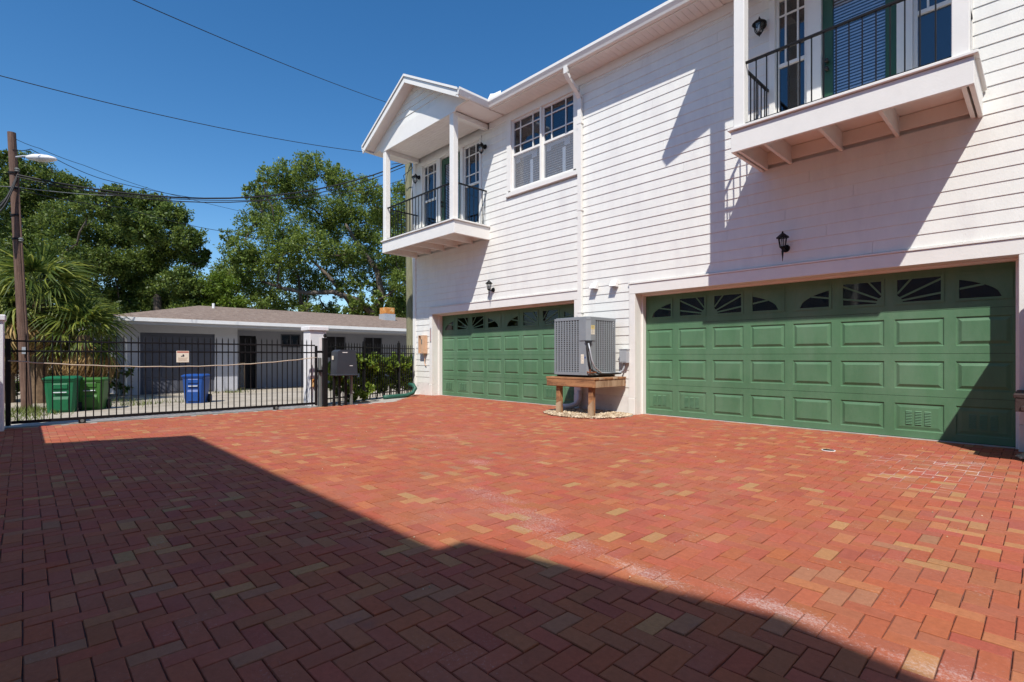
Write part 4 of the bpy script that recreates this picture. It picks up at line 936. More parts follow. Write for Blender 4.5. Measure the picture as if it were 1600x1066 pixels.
q = MB(); q.cbox(-10.51, -10.10, -.56, -.17, 1.551, 1.635, .012); part('cap', q, 'stucco', pl2)
# gate operator on its stand
op = thing('gate_operator', (-10.42, 4.96, 0), 'dark grey gate motor box on short legs in front of the hedge', 'gate motor')
q = MB(); q.prism([(4.73, .67), (5.20, .67), (5.16, 1.16), (5.12, 1.19), (4.82, 1.19), (4.76, 1.15)], 'x', -10.55, -10.24); part('cover', q, 'operator_plastic', op)
q = MB(); q.cbox(-10.565, -10.225, 4.715, 5.215, .64, .672, .008); part('base', q, 'operator_plastic', op)
for ly in (4.77, 4.89, 5.03, 5.16):
    q = MB(); q.cbox(-10.48, -10.42, ly - .022, ly + .022, -.02, .64, .004); part('leg', q, 'iron' if ly < 5.1 else 'iron_grey', op)
q = MB(); q.box(-10.2395, -10.238, 5.02, 5.09, .845, .858); part('badge', q, 'white_plastic', op)
q = MB(); q.box(-10.2395, -10.238, 4.86, 4.97, 1.125, 1.14); part('latch', q, 'white_plastic', op)
q = MB(); q.box(-10.45, -10.37, 4.722, 4.7245, .98, 1.06); part('sticker', q, 'paper', op)
# fixed fence: along the gate line, then back to the corner of the house
def fence(p0, p1, label, posts):
    p0, p1 = Vector((*p0, 0)), Vector((*p1, 0)); L = (p1 - p0).length; ang = math.atan2((p1 - p0).y, (p1 - p0).x)
    f = thing('iron_fence', p0, label, 'fence', rz=ang)
    ORG[f.name] = (0, 0, 0)
    for zz, hh in ((1.25, .024), (1.115, .024), (.12, .026)):
        q = MB(); q.cbox(.0, L, -.014, .014, zz, zz + hh, .003); part('rail', q, 'iron', f)
    n_ = int(L / .0975)
    for i in range(1, n_): piece('picket', pk, f, (i * L / n_, 0, .05))
    for s_ in posts:
        q = MB(); q.cbox(s_ * L - .03, s_ * L + .03, -.03, .03, -.04, 1.40, .004); po = part('post', q, 'iron', f)
        q = MB(); q.lathe([(.034, 1.40), (.034, 1.412), (.012, 1.42), (.022, 1.44), (.012, 1.46), (.002, 1.465)], 10, (s_ * L, 0, 0)); part('post_cap', q, 'iron', po)
fence((-10.74, 4.76), (-12.25, 7.92), 'fixed black iron fence from the gate post back to the house corner', (.36, .78))
hs_ = MB(); pts = [(-12.36, 7.86, .02), (-12.15, 7.60, .06), (-11.7, 7.15, .07), (-11.45, 7.25, .10), (-11.35, 7.45, .17), (-11.50, 7.62, .22), (-11.75, 7.75, .20)]
hs_ = MB(); pts = [at(600, 627, 12.6), at(612, 625, 12.8), at(624, 623, 13.0), at(636, 620, 13.2), at(645, 614, 13.35), at(649, 607, 13.4), at(646, 602, 13.45), at(640, 601, 13.6)]
pts = [Vector((p.x, p.y, max(p.z, .045))) for p in pts]
solo('drain_hose', hs_.tube(pts, .052, 10), 'hose_green', tuple(pts[0]), 'thick green drain hose curving out at the house corner', 'hose', smooth=True)

# ================================================================== ALLEY: bins, poles, wires
def bin_(x, y, rz, m, label, sc=1.0):
    t = thing('wheelie_bin', (x, y, -.115), label, 'bin', 'wheeled refuse bins in the alley', rz=rz); ORG[t.name] = (0, 0, 0)
    def ring(w, d, z): c = .05; return [(-w + c, -d, z), (w - c, -d, z), (w, -d + c, z), (w, d - c, z), (w - c, d, z), (-w + c, d, z), (-w, d - c, z), (-w, -d + c, z)]
    rings = [ring(.235 * sc, .26 * sc, .02), ring(.245 * sc, .27 * sc, .10), ring(.285 * sc, .31 * sc, .74 * sc), ring(.30 * sc, .33 * sc, .76 * sc), ring(.30 * sc, .33 * sc, .80 * sc)]
    q = MB(); vs = [p for r_ in rings for p in r_]; fs = [(i * 8 + j, i * 8 + (j + 1) % 8, i * 8 + 8 + (j + 1) % 8, i * 8 + 8 + j) for i in range(4) for j in range(8)] + [tuple(range(8))[::-1]]
    q.add(vs, fs); part('body', q, m, t)
    q = MB(); r2 = [ring(.315 * sc, .35 * sc, .801 * sc), ring(.315 * sc, .35 * sc, .83 * sc), ring(.25 * sc, .28 * sc, .865 * sc)]
    vs = [p for r_ in r2 for p in r_]; q.add(vs, [(i * 8 + j, i * 8 + (j + 1) % 8, i * 8 + 8 + (j + 1) % 8, i * 8 + 8 + j) for i in range(2) for j in range(8)] + [tuple(range(16, 24)), tuple(range(8))[::-1]]); part('lid', q, m, t)
    # lift bars and pocket on the front (local -y side faces the alley)
    q = MB(); q.prism([(-.29 * sc, .50), (-.325 * sc, .52), (-.325 * sc, .60), (-.30 * sc, .63)], 'x', -.11, .11); q.prism([(-.26 * sc, .05), (-.30 * sc, .08), (-.315 * sc, .30), (-.285 * sc, .36)], 'x', -.12, .12); part('pocket', q, m, t)
    q = MB(); q.tube([(-.10, -.325 * sc, .44), (.10, -.325 * sc, .44)], .012, 8); part('lift_bar', q, 'galvanised', t)
    q = MB(); q.tube([(-.2, .36 * sc, .80 * sc), (.2, .36 * sc, .80 * sc)], .016, 8); part('handle', q, m, t)
    for s_ in (-1, 1):
        q = MB(); q.tube([(s_ * .25 * sc, .27 * sc, .11), (s_ * .31 * sc, .27 * sc, .11)], .11, 16); wh = part('wheel', q, 'rubber', t)
        q = MB(); q.tube([(s_ * .311 * sc, .27 * sc, .11), (s_ * .318 * sc, .27 * sc, .11)], .05, 12); part('hub', q, m, wh)
bin_(-13.95, .60, R(78), 'bin_green', 'dark green wheeled bin beside the wooden pole', .88)
bin_(-14.25, 1.10, R(72), 'bin_olive', 'lighter olive green wheeled bin, next to the dark green one', .82)
bin_(-14.6, 3.12, R(62), 'bin_blue', 'blue wheeled recycling bin before the dark garage of the low house', .84)
pL = Vector((-15.27, .07, -.12)); lean = Vector((-.02, -.24, 0))
t = thing('utility_pole', tuple(pL), 'brown wooden utility pole with a street light, left of the bins', 'utility pole')
q = MB(); npt = 14; rp_ = random.Random(2)
q.tube([pL + Vector((rp_.uniform(-.01, .01), 0, 0)) + lean * (i / npt) + Vector((0, 0, 5.95 * i / npt)) for i in range(npt + 1)], [.094 - .024 * i / npt for i in range(npt + 1)], 14); part('shaft', q, 'pole_wood', t)
def onpole(z): return pL + lean * ((z + .12) / 5.95) + Vector((0, 0, z + .12))
q = MB()
for zz in (4.95, 4.62, 4.05, 3.55): q.tube([onpole(zz), onpole(zz + .035)], .098, 12)
part('band', q, 'iron', t)
q = MB(); q.cbox(onpole(1.2).x + .11, onpole(1.2).x + .125, onpole(1.2).y - .03, onpole(1.2).y + .05, 1.1, 1.25, .002); part('number_tag', q, 'galvanised', t)
q = MB()
for zz in (4.98, 3.5): q.lathe([(.02, 0), (.045, .02), (.03, .04), (.05, .06), (.02, .09)], 10, tuple(onpole(zz) + Vector((.10, .05, 0))))
part('insulator', q, 'iron_grey', t)
q = MB(); q.tube([onpole(0) + Vector((.11, .06, 0)), onpole(3) + Vector((.11, .06, 0)), onpole(5) + Vector((.1, .06, 0))], .014, 6); part('ground_wire', q, 'pole_wood', t)
# street light on its own arm
sl0 = onpole(5.30) + Vector((.09, .05, 0)); dirv = Vector((.69, .72, 0))
t = thing('street_light', tuple(sl0), 'white cobra head street light on the wooden pole', 'street light')
q = MB(); q.tube([sl0, sl0 + dirv * .15 + Vector((0, 0, .02)), sl0 + dirv * .36 + Vector((0, 0, .01))], .02, 8); part('arm', q, 'galvanised', t)
q = MB(); ks = [(.26, .03, .025), (.34, .06, .05), (.48, .10, .07), (.66, .12, .075), (.82, .11, .065), (.95, .07, .04), (1.0, .02, .01)]
side = Vector((-.72, .69, 0)); vs = []; nn = 12
for d_, wv, hv in ks:
    for j in range(nn):
        a_ = 2 * math.pi * j / nn; vs.append(sl0 + dirv * (d_ * .86) + side * wv * math.cos(a_) + Vector((0, 0, hv * math.sin(a_) - .05 * d_ + .01)))
q.add(vs, [(i * nn + j, i * nn + (j + 1) % nn, (i + 1) * nn + (j + 1) % nn, (i + 1) * nn + j) for i in range(len(ks) - 1) for j in range(nn)] + [tuple(range(nn))[::-1], tuple(range((len(ks) - 1) * nn, len(ks) * nn))]); part('housing', q, 'flashing', t, smooth=True)
c_ = sl0 + dirv * .58 + Vector((0, 0, -.085)); q = MB(); q.lathe([(.02, -.05), (.07, -.04), (.10, 0), (.10, .02)], 14, tuple(c_)); part('lens', q, 'lamp_glass', t, smooth=True)
# weathered pole by the house corner
pRb = at(643, 625, 17.0); pRb.z = -.1; pRt = at(638.5, 250, 17.0)
t = thing('utility_pole', tuple(pRb), 'grey green weathered utility pole behind the house corner', 'utility pole')
q = MB(); q.tube([pRb.lerp(pRt, i / 12) for i in range(13)], [.155 - .035 * i / 12 for i in range(13)], 14); part('shaft', q, 'pole_grey', t)
q = MB(); tp = pRt + Vector((0, 0, -.25))
q.tube([tp, tp + Vector((.1, .1, -.3)), tp + Vector((.12, .02, -.9)), tp + Vector((.16, .05, -2.4)), Vector((pRb.x + .17, pRb.y + .05, 0))], .03, 8); part('riser_conduit', q, 'wire_grey', t)
q = MB(); q.lathe([(.03, 0), (.06, .03), (.035, .05), (.06, .08), (.02, .12)], 10, tuple(tp + Vector((.17, .0, .1)))); part('insulator', q, 'stucco', t)
q = MB(); q.tube([tp + Vector((.15, 0, .05)), tp + Vector((.4, -.1, -.15)), tp + Vector((.25, -.35, -.42)), tp + Vector((.1, -.2, -.6))], .012, 6); q.tube([tp + Vector((.15, 0, .15)), tp + Vector((.25, -.4, -.02)), tp + Vector((.1, -.7, -.1))], .012, 6); part('jumper_wire', q, 'wire', t)
# wires
def wire(pts, r, label, m='wire', sag=0.0, grp='overhead wires'):
    out = []
    for a_, b_ in zip(pts, pts[1:]):
        for i in range(16):
            u = i / 16; p = a_.lerp(b_, u); p.z -= sag * 4 * u * (1 - u); out.append(p)
    out.append(pts[-1]); q = MB(); q.tube(out, r * .75, 6)
    solo('overhead_wire', q, m, tuple(out[0]), label, 'wire', grp, smooth=True)
wire([at(-80, 97, 9.5), pRt + Vector((0, 0, .1))], .012, 'single wire high across the sky, ending at the far pole', sag=.25)
wire([at(140, -30, 7.5), at(604, 160, 15.2)], .010, 'topmost thin wire running down to the porch gable', 'wire', sag=.08)
pa = onpole(4.92) + Vector((.1, .05, 0)); pb = pRt + Vector((-.05, -.1, -.12))
wire([at(-60, 262, 10.0), pa, pb], .028, 'thickest black cable of the bundle between the two poles', sag=.80)
wire([at(-60, 270, 10.0), pa + Vector((.03, 0, -.05)), pb + Vector((0, 0, -.10))], .018, 'middle cable of the sagging bundle between the two poles', sag=.84)
wire([at(-60, 279, 10.0), pa + Vector((0, 0, -.12)), pb + Vector((0, 0, -.55))], .012, 'lowest cable of the sagging bundle between the two poles', sag=.55)
wire([onpole(4.62) + Vector((.1, 0, 0)), at(190, 324, 14), at(345, 361, 19), at(480, 384, 25)], .012, 'service cable dropping from the wooden pole into the big oak', sag=.06)
wire([at(-60, 280, 10), onpole(4.66) + Vector((.1, 0, 0)), at(190, 306, 14), at(330, 316, 17)], .009, 'pale thin cable just under the bundle at the wooden pole', 'wire_grey', sag=.04)
wire([onpole(5.72) + Vector((.05, 0, 0)), at(62, 232, 11.3), at(130, 258, 12.4), at(240, 297, 14.2), at(420, 340, 18.5)], .008, 'thin wire from the top of the wooden pole past the street light', sag=.02)
wire([onpole(5.45) + Vector((.08, 0, 0)), at(48, 233, 11.2), at(90, 250, 11.8), at(160, 280, 12.8), at(300, 309, 14.6)], .011, 'loose wire looping over the street light into the bundle', sag=.03)

# ================================================================== NEIGHBOUR: low bungalow across the alley
bung = thing('bungalow', (-20, 8, -.19), 'low grey bungalow with brown shingle roof and long white eave across the alley', 'house')
BX = -20.0; g0, g1 = 2.71, 4.83
q = MB(); q.box(BX - .15, BX, 2.2, g0, -.25, 2.2); q.box(BX - .15, BX, g1, 5.55, -.25, 2.2); q.box(BX - .15, BX, g0, g1, 1.82, 2.2); part('garage_wall', q, 'bungalow_white', bung)
q = MB(); q.box(BX - .13, BX - .02, 2.22, 5.5, -.249, -.19); part('garage_sill', q, 'concrete', bung)
q = MB(); q.box(BX - 1.45, BX - .151, 5.45, 5.549, -.25, 2.2); q.box(BX - 9, BX - .151, 2.2, 2.3, -.25, 2.2); q.box(BX - 1.6, BX - 1.45, 5.451, 6.02, -.25, 2.2); q.box(BX - 1.6, BX - 1.45, 6.62, 7.55, -.25, 2.2); q.box(BX - 1.6, BX - 1.45, 8.35, 18, -.25, 2.2); q.box(BX - 1.6, BX - 1.45, 6.02, 6.62, 1.85, 2.2); q.box(BX - 1.6, BX - 1.45, 7.55, 8.35, -.25, 1.42); q.box(BX - 1.6, BX - 1.45, 7.55, 8.35, 1.96, 2.2); q.box(BX - 9, BX - 8.9, 2.31, 18, -.25, 2.2)
part('wall', q, 'bungalow_wall', bung)
q = MB(); q.box(BX - .12, BX - .06, g0 + .005, g1 - .005, -.19, 1.815); gd = part('garage_door', q, 'bungalow_slate', bung)
for i in range(4):
    for j in range(4):
        q = MB(); ya = g0 + .06 + i * .515; q.cbox(BX - .0595, BX - .045, ya, ya + .455, -.12 + j * .48, .28 + j * .48, .006); part('panel', q, 'bungalow_slate', gd)
q = MB(); q.box(BX - 1.57, BX - 1.52, 6.025, 6.615, -.2, 1.845); dd = part('entry_door', q, 'dark_room', bung)
q = MB()
for ya in (6.03, 6.22, 6.41, 6.59): q.box(BX - 1.519, BX - 1.50, ya, ya + .02, -.19, 1.84)
for zz in (-.18, .6, 1.4, 1.82): q.box(BX - 1.5185, BX - 1.502, 6.03, 6.61, zz, zz + .02)
part('security_bars', q, 'iron', dd)
q = MB(); q.box(BX - 1.56, BX - 1.53, 7.555, 8.345, 1.425, 1.955); ww = part('window', q, 'dark_glass', bung)
q = MB(); q.box(BX - 1.529, BX - 1.48, 7.56, 7.60, 1.43, 1.95); q.box(BX - 1.529, BX - 1.48, 8.30, 8.34, 1.43, 1.95); q.box(BX - 1.529, BX - 1.48, 7.93, 7.97, 1.43, 1.95); q.box(BX - 1.529, BX - 1.48, 7.6, 8.3, 1.43, 1.46); q.box(BX - 1.529, BX - 1.48, 7.6, 8.3, 1.92, 1.95); part('window_frame', q, 'bungalow_slate', ww)
q = MB(); q.box(BX - 1.62, BX - 1.59, 7.5, 8.4, 1.4, 2.0); part('room_behind', q, 'dark_room', ww)
for ya in (9.4, 11.2):
    q = MB(); q.box(BX - 1.449, BX - 1.44, ya, ya + .9, 1.0, 1.9); ww = part('window', q, 'dark_room', bung)
    q = MB(); q.box(BX - 1.4395, BX - 1.41, ya, ya + .05, 1.0, 1.9); q.box(BX - 1.4395, BX - 1.41, ya + .85, ya + .9, 1.0, 1.9); q.box(BX - 1.4395, BX - 1.41, ya + .42, ya + .47, 1.0, 1.9); part('window_frame', q, 'bungalow_slate', ww)
# roof: hip at the near end
ex, ez, ry0 = -19.25, 2.24, 1.75; rx, rz_ = -24.2, 3.14
q = MB(); rk = 5.3
q.add([(ex, ry0, ez), (ex, 19, ez), (rx, 19, rz_), (rx, rk, rz_), (2 * rx - ex, ry0, ez), (2 * rx - ex, 19, ez), (ex, ry0, ez - .05), (ex, 19, ez - .05), (2 * rx - ex, 19, ez - .05), (2 * rx - ex, ry0, ez - .05)],
      [(0, 1, 2, 3), (0, 3, 4), (3, 2, 5, 4), (6, 7, 8, 9), (0, 6, 7, 1), (0, 4, 9, 6), (1, 7, 8, 5, 2), (4, 5, 8, 9)]); broof = part('roof', q, 'roof_shingle', bung)
# shingle courses as thin steps
for i in range(1, 16):
    f0 = i / 16; xa = ex + (rx - ex) * f0; za = ez + (rz_ - ez) * f0; q = MB(); yk = ry0 + (rk - ry0) * f0
    dx_ = .33; dz_ = dx_ * (rz_ - ez) / (ex - rx)
    q.add([(xa, yk, za + .016), (xa, 19, za + .016), (xa - dx_, 19, za + dz_ + .004), (xa - dx_, yk + .2, za + dz_ + .004), (xa, yk, za - .002), (xa, 19, za - .002)], [(0, 1, 2, 3), (0, 4, 5, 1)]); part('shingle_course', q, 'roof_shingle', broof, recalc=False)
q = MB(); q.box(ex + .001, ex + .10, ry0 - .05, 19, ez - .11, ez + .005); part('gutter', q, 'flashing', broof)
q = MB(); q.box(ex - .03, ex, ry0, 19, ez - .20, ez - .051); part('fascia', q, 'bungalow_white', broof)
q = MB(); q.box(-21.6, ex - .031, ry0 + .02, 19, 2.05, 2.07); q.box(-29, ex - .031, ry0 - .0, ry0 + .02, 2.02, 2.19); part('eave_soffit', q, 'bungalow_white', broof)
q = MB(); q.tube([(ex + .05, ry0 + .12, 2.13), (ex + .03, ry0 + .14, 2.0), (-19.85, 2.28, 1.66), (-19.93, 2.32, 1.5), (-19.94, 2.32, -.15)], .05, 8); part('downspout', q, 'flashing', bung)
q = MB(); q.tube([(-23.4, 5.6, 2.85), (-23.4, 5.6, 3.2)], .05, 8); part('vent_pipe', q, 'flashing', broof)
cb = at(605, 500, 25.4); q = MB(); q.box(cb.x - .29, cb.x + .29, cb.y - .29, cb.y + .29, 2.7, 3.14); ch = part('chimney_flashing', q, 'galvanised', broof)
q = MB(); q.cbox(cb.x - .27, cb.x + .27, cb.y - .27, cb.y + .27, 3.141, 3.45, .02); part('rusty_flue', q, 'rust', broof)
# small folding screen leaning by the bungalow entrance
sc_ = thing('leaning_panel', (BX - .6, 5.72, -.2), 'small pale wire panel leaning by the bungalow entrance', 'panel')
q = MB()
for p0, p1 in [((BX - .6, 5.66, -.19), (BX - .66, 5.66, .82)), ((BX - .6, 5.96, -.19), (BX - .66, 5.96, .82)), ((BX - .66, 5.66, .80), (BX - .66, 5.96, .80)), ((BX - .605, 5.66, -.12), (BX - .605, 5.96, -.12))]: q.tube([p0, p1], .016, 6)
part('frame', q, 'timber_pale', sc_)
q = MB(); q.add([(BX - .607, 5.67, -.11), (BX - .607, 5.95, -.11), (BX - .663, 5.95, .79), (BX - .663, 5.67, .79)], [(0, 1, 2, 3)]); part('mesh', q, 'insect_screen', sc_)

# ================================================================== VEGETATION
def leaf_cloud(centres, radii, counts, size, rng, flat=.75, aspect=.5, shell=.35):
    """many separate leaf-sized quads, gathered in sprays inside each clump"""
    V = []; F = []
    P = []
    for c, r_, n_ in zip(centres, radii, counts):
        c = np.array(c); nsp = max(int(n_ / 26), 3)
        d = rng.normal(size=(nsp, 3)); d /= np.linalg.norm(d, axis=1)[:, None]
        rad = r_ * (shell + (1 - shell) * rng.random(nsp) ** .6)[:, None] * (1 + .25 * rng.normal(size=(nsp, 1)) * .5)
        sp = c + d * rad * np.array([1, 1, flat])
        idx = rng.integers(0, nsp, n_)
        P.append(sp[idx] + rng.normal(size=(n_, 3)) * r_ * .105)
    P = np.concatenate(P); n_ = len(P)
    u = rng.normal(size=(n_, 3)); u /= np.linalg.norm(u, axis=1)[:, None]
    w_ = rng.normal(size=(n_, 3)) + np.array([0, 0, 1.2]); v = np.cross(u, w_); v /= np.linalg.norm(v, axis=1)[:, None]
    s_ = size * (.6 + .8 * rng.random((n_, 1)))
    a = P - u * s_; b = P + v * s_ * aspect; c = P + u * s_; d = P - v * s_ * aspect
    V = np.stack([a, b, c, d], 1).reshape(-1, 3); F = np.arange(4 * n_).reshape(-1, 4)
    return V, F
def np_part(name, V, F, m, parent):
    me = bpy.data.meshes.new(name); me.vertices.add(len(V)); me.vertices.foreach_set('co', (V - np.array(org(parent))).ravel())
    me.loops.add(F.size); me.loops.foreach_set('vertex_index', F.ravel()); me.polygons.add(len(F))
    me.polygons.foreach_set('loop_start', np.arange(0, F.size, F.shape[1])); me.polygons.foreach_set('loop_total', np.full(len(F), F.shape[1]))
    me.update(calc_edges=True); me.materials.append(M[m]); o = bpy.data.objects.new(name, me); col.objects.link(o); o.parent = parent; return o
def tree(base, fork, clumps, label, leafm, n, size, seed, r0=.35, limbs=None, flat=.8, name='oak_tree'):
    """clumps: (x, y, z, radius); limbs grow from the fork to the clumps"""
    rng = np.random.default_rng(seed); t = thing(name, tuple(base), label, 'tree', 'trees beyond the bungalow')
    tk = MB(); base, fork = Vector(base), Vector(fork)
    mid = base.lerp(fork, .5) + Vector((rng.normal() * .15, rng.normal() * .15, 0))
    tk.tube([base - Vector((0, 0, .3)), base + Vector((0, 0, .15)), mid, fork, fork + Vector((0, 0, .2))], [r0 * 1.7, r0 * 1.25, r0, r0 * .9, r0 * .4], 10)
    nodes = [fork] + ([Vector(p) for L_ in limbs for p in L_[0][1:]] if limbs else [])
    fork0 = fork
    for (x, y, z_, r_) in sorted(clumps, key=lambda c: (Vector(c[:3]) - fork0).length):
        e = Vector((x, y, z_)); fork = min(nodes, key=lambda p: (e - p).length + (1.5 if p.z > e.z else 0)); L = (e - fork).length; k = 5; pts = [fork + Vector((0, 0, -.05))]
        bend = Vector((rng.normal(), rng.normal(), rng.normal() * .5)) * L * .09
        for i in range(1, k + 1):
            u = i / k; pts.append(fork.lerp(e, u) + bend * math.sin(math.pi * u) + Vector((0, 0, -.14 * L * math.sin(math.pi * u))) + Vector((rng.normal(), rng.normal(), rng.normal())) * .05 * L * (u < 1) * .5)
        nodes += [pts[3].copy(), pts[5].copy()]
        ra = min(r0 * .4, .02 + .012 * L + .02 * r_)
        tk.tube(pts, [ra * (1 - .8 * i / k) for i in range(k + 1)], 7)
        for q_ in range(6):   # twigs inside the clump
            d_ = Vector(rng.normal(size=3)); d_.normalize(); st = pts[-2 if q_ % 2 else -1]; tk.tube([st, st + d_ * r_ * .4 + Vector((0, 0, .05)), e + d_ * r_ * .85], [.035, .022, .008], 5)
    if limbs:
        for pts, ra, rb2 in limbs: tk.tube(pts, [ra + (rb2 - ra) * i / (len(pts) - 1) for i in range(len(pts))], 9)
    part('trunk', tk, 'bark', t, smooth=True, recalc=False)
    tot = sum(c[3] ** 2 for c in clumps)
    V, F = leaf_cloud([c[:3] for c in clumps], [c[3] for c in clumps], [max(int(n * c[3] ** 2 / tot), 40) for c in clumps], size, rng, flat)
    np_part('crown', V, F, leafm, t)
def clump_list(lst, depth, spread, seed):
    r_ = random.Random(seed); out = []
    for (x, y, rp) in lst:
        dd = depth + r_.uniform(-spread, spread); p = at(x, y, dd); out.append((p.x, p.y, p.z, .93 * rp * dd / 800))
    return out
# the big spreading oak in the middle
cl = clump_list([(440, 275, 30), (485, 262, 32), (462, 300, 36), (530, 285, 30), (575, 300, 30), (612, 330, 34), (420, 322, 32), (500, 335, 38), (560, 350, 36), (620, 385, 36), (395, 352, 28), (440, 365, 40), (490, 385, 38), (375, 395, 32), (410, 412, 38), (350, 430, 28), (460, 425, 34), (530, 405, 34), (585, 415, 32), (632, 440, 30), (372, 450, 34), (345, 472, 24), (415, 460, 34), (470, 462, 26), (500, 440, 26), (398, 480, 24), (650, 400, 30), (540, 325, 30), (395, 300, 18), (358, 372, 16), (385, 420, 30), (445, 395, 30), (515, 365, 26), (595, 450, 22), (640, 480, 26), (560, 470, 18), (440, 482, 22), (600, 345, 28), (575, 378, 28), (640, 355, 28), (612, 418, 28), (558, 440, 22), (655, 450, 26), (535, 452, 20), (590, 468, 16), (545, 395, 26), (625, 300, 18), (650, 470, 20), (410, 285, 14), (520, 270, 16), (600, 482, 20), (622, 472, 22), (570, 486, 18), (640, 490, 22), (510, 482, 18), (480, 486, 20), (545, 488, 16)], 31, 3.2, 4)
fb = at(580, 520, 31); fk = at(584, 488, 31); fb.z = -.3
limb = [([at(585, 492, 30.6), at(560, 470, 30.4), at(520, 456, 30), at(480, 458, 29.6), at(440, 450, 29.4), at(410, 440, 29.2)], .20, .07),
        ([at(592, 500, 31), at(596, 455, 31), at(588, 420, 31), at(560, 385, 31.3), at(540, 350, 31.5)], .24, .07), ([at(606, 500, 32), at(612, 455, 32), at(622, 420, 32), at(634, 390, 32)], .20, .06),
        ([at(600, 505, 31), at(622, 484, 31.4), at(645, 470, 31.6), at(668, 455, 32)], .24, .12), ([at(560, 500, 31.5), at(545, 470, 31.5), at(512, 430, 31.5), at(480, 400, 31.5)], .2, .06),
        ([at(470, 498, 32), at(470, 470, 32), at(466, 430, 32)], .14, .06), ([at(545, 500, 32), at(550, 472, 32), at(536, 440, 32)], .13, .05)]
tree(fb, fk, cl, 'large spreading oak with bare limbs behind the middle of the bungalow', 'leaf_oak', 125000, .074, 1, .26, limb)
# bright young tree at its left foot
cl = clump_list([(345, 445, 26), (335, 470, 26), (362, 475, 22), (325, 488, 20)], 27, .8, 8)
b_ = at(342, 520, 27); b_.z = -.3; tree(b_, at(342, 488, 27), cl, 'small bright green tree between the two dark crowns', 'leaf_bright', 10000, .072, 2, .12, name='young_tree')
# left trees
cl = clump_list([(10, 262, 26), (50, 262, 28), (85, 285, 30), (120, 300, 30), (25, 300, 36), (62, 320, 38), (150, 322, 28), (105, 345, 38), (15, 350, 40), (60, 375, 42), (140, 365, 34), (95, 400, 40), (20, 405, 40), (-30, 300, 40), (-40, 370, 50), (150, 410, 36), (165, 300, 14), (0, 240, 12), (45, 440, 46), (110, 450, 42), (-20, 450, 46), (180, 300, 16), (150, 460, 30)], 26, 2.0, 5)
b_ = at(60, 540, 26); b_.z = -.3; tree(b_, at(66, 470, 26), cl, 'tall dark tree filling the left edge behind the wooden pole', 'leaf_dark', 95000, .070, 3, .24)
cl = clump_list([(200, 318, 26), (238, 322, 28), (268, 340, 28), (295, 372, 26), (220, 355, 34), (262, 385, 34), (305, 405, 22), (190, 370, 30), (180, 415, 32), (230, 415, 36), (285, 440, 32), (205, 455, 34), (250, 460, 34), (300, 470, 26), (190, 480, 28), (240, 490, 30), (285, 490, 24), (320, 395, 10), (175, 340, 20), (312, 450, 18)], 28, 2.0, 6)
b_ = at(250, 530, 28); b_.z = -.3; tree(b_, at(246, 465, 28), cl, 'dark tree behind the left end of the bungalow roof', 'leaf_dark', 84000, .073, 4, .22)
# far low greenery closing the horizon
rng = np.random.default_rng(9); cen = []; rad = []
for i in range(46):
    p = at(-150 + i * 19, 512 + rng.normal() * 7, 46 + rng.normal() * 5); cen.append(tuple(p)); rad.append(1.9 + .5 * rng.random())
fw = thing('distant_greenery', tuple(at(300, 530, 46)), 'far low mass of greenery behind the trees', 'greenery', kind='stuff')
V, F = leaf_cloud(cen, rad, [420] * len(cen), .24, rng, .8); np_part('foliage', V, F, 'leaf_oak', fw)

# palms
def frond_mesh(name, m, length, fan, n, droop, seed):
    r_ = random.Random(seed); mb = MB(); pet = length * .42
    ptz = lambda s_: Vector((s_, 0, .10 * s_ - droop * .25 * s_ * s_ / length))
    mb.tube([ptz(pet * i / 4) for i in range(5)], [.014, .012, .010, .008, .007], 5)
    tip = ptz(pet)
    for i in range(n):
        a_ = R(-fan / 2 + fan * i / (n - 1)) + r_.uniform(-.03, .03); L = length * .62 * (1 - .35 * abs(i / (n - 1) - .5) * 2) * r_.uniform(.88, 1.08)
        d_ = Vector((math.cos(a_), math.sin(a_), .16 * math.cos(2.3 * a_))); sd_ = Vector((-math.sin(a_), math.cos(a_), 0)); pr = []; k = 5
        for j in range(k + 1):
            u = j / k; p = tip + d_ * L * u * (1 - .22 * droop * u * u) + Vector((0, 0, -droop * L * (u ** 2.1) * (.55 + .25 * r_.random()))); w_ = .030 * (1 - u) ** .6 * (.5 + u if u < .5 else 1)
            w_ = max(w_, .002); pr.append((p - sd_ * w_ + Vector((0, 0, .006)), p, p + sd_ * w_ + Vector((0, 0, .006))))
        vs = [q for t3 in pr for q in t3]; mb.add(vs, [(j * 3 + e, j * 3 + e + 1, j * 3 + e + 4, j * 3 + e + 3) for j in range(k) for e in (0, 1)])
    me = mb.mesh(name, recalc=False); me.materials.append(M[m]); return me
fg = [frond_mesh('frond', 'frond_green', 1.25, 190, 20, .75 + .18 * k, 30 + k) for k in range(4)]
fd = [frond_mesh('dead_frond', 'frond_dead', 1.1, 120, 14, 1.2, 50 + k) for k in range(2)]
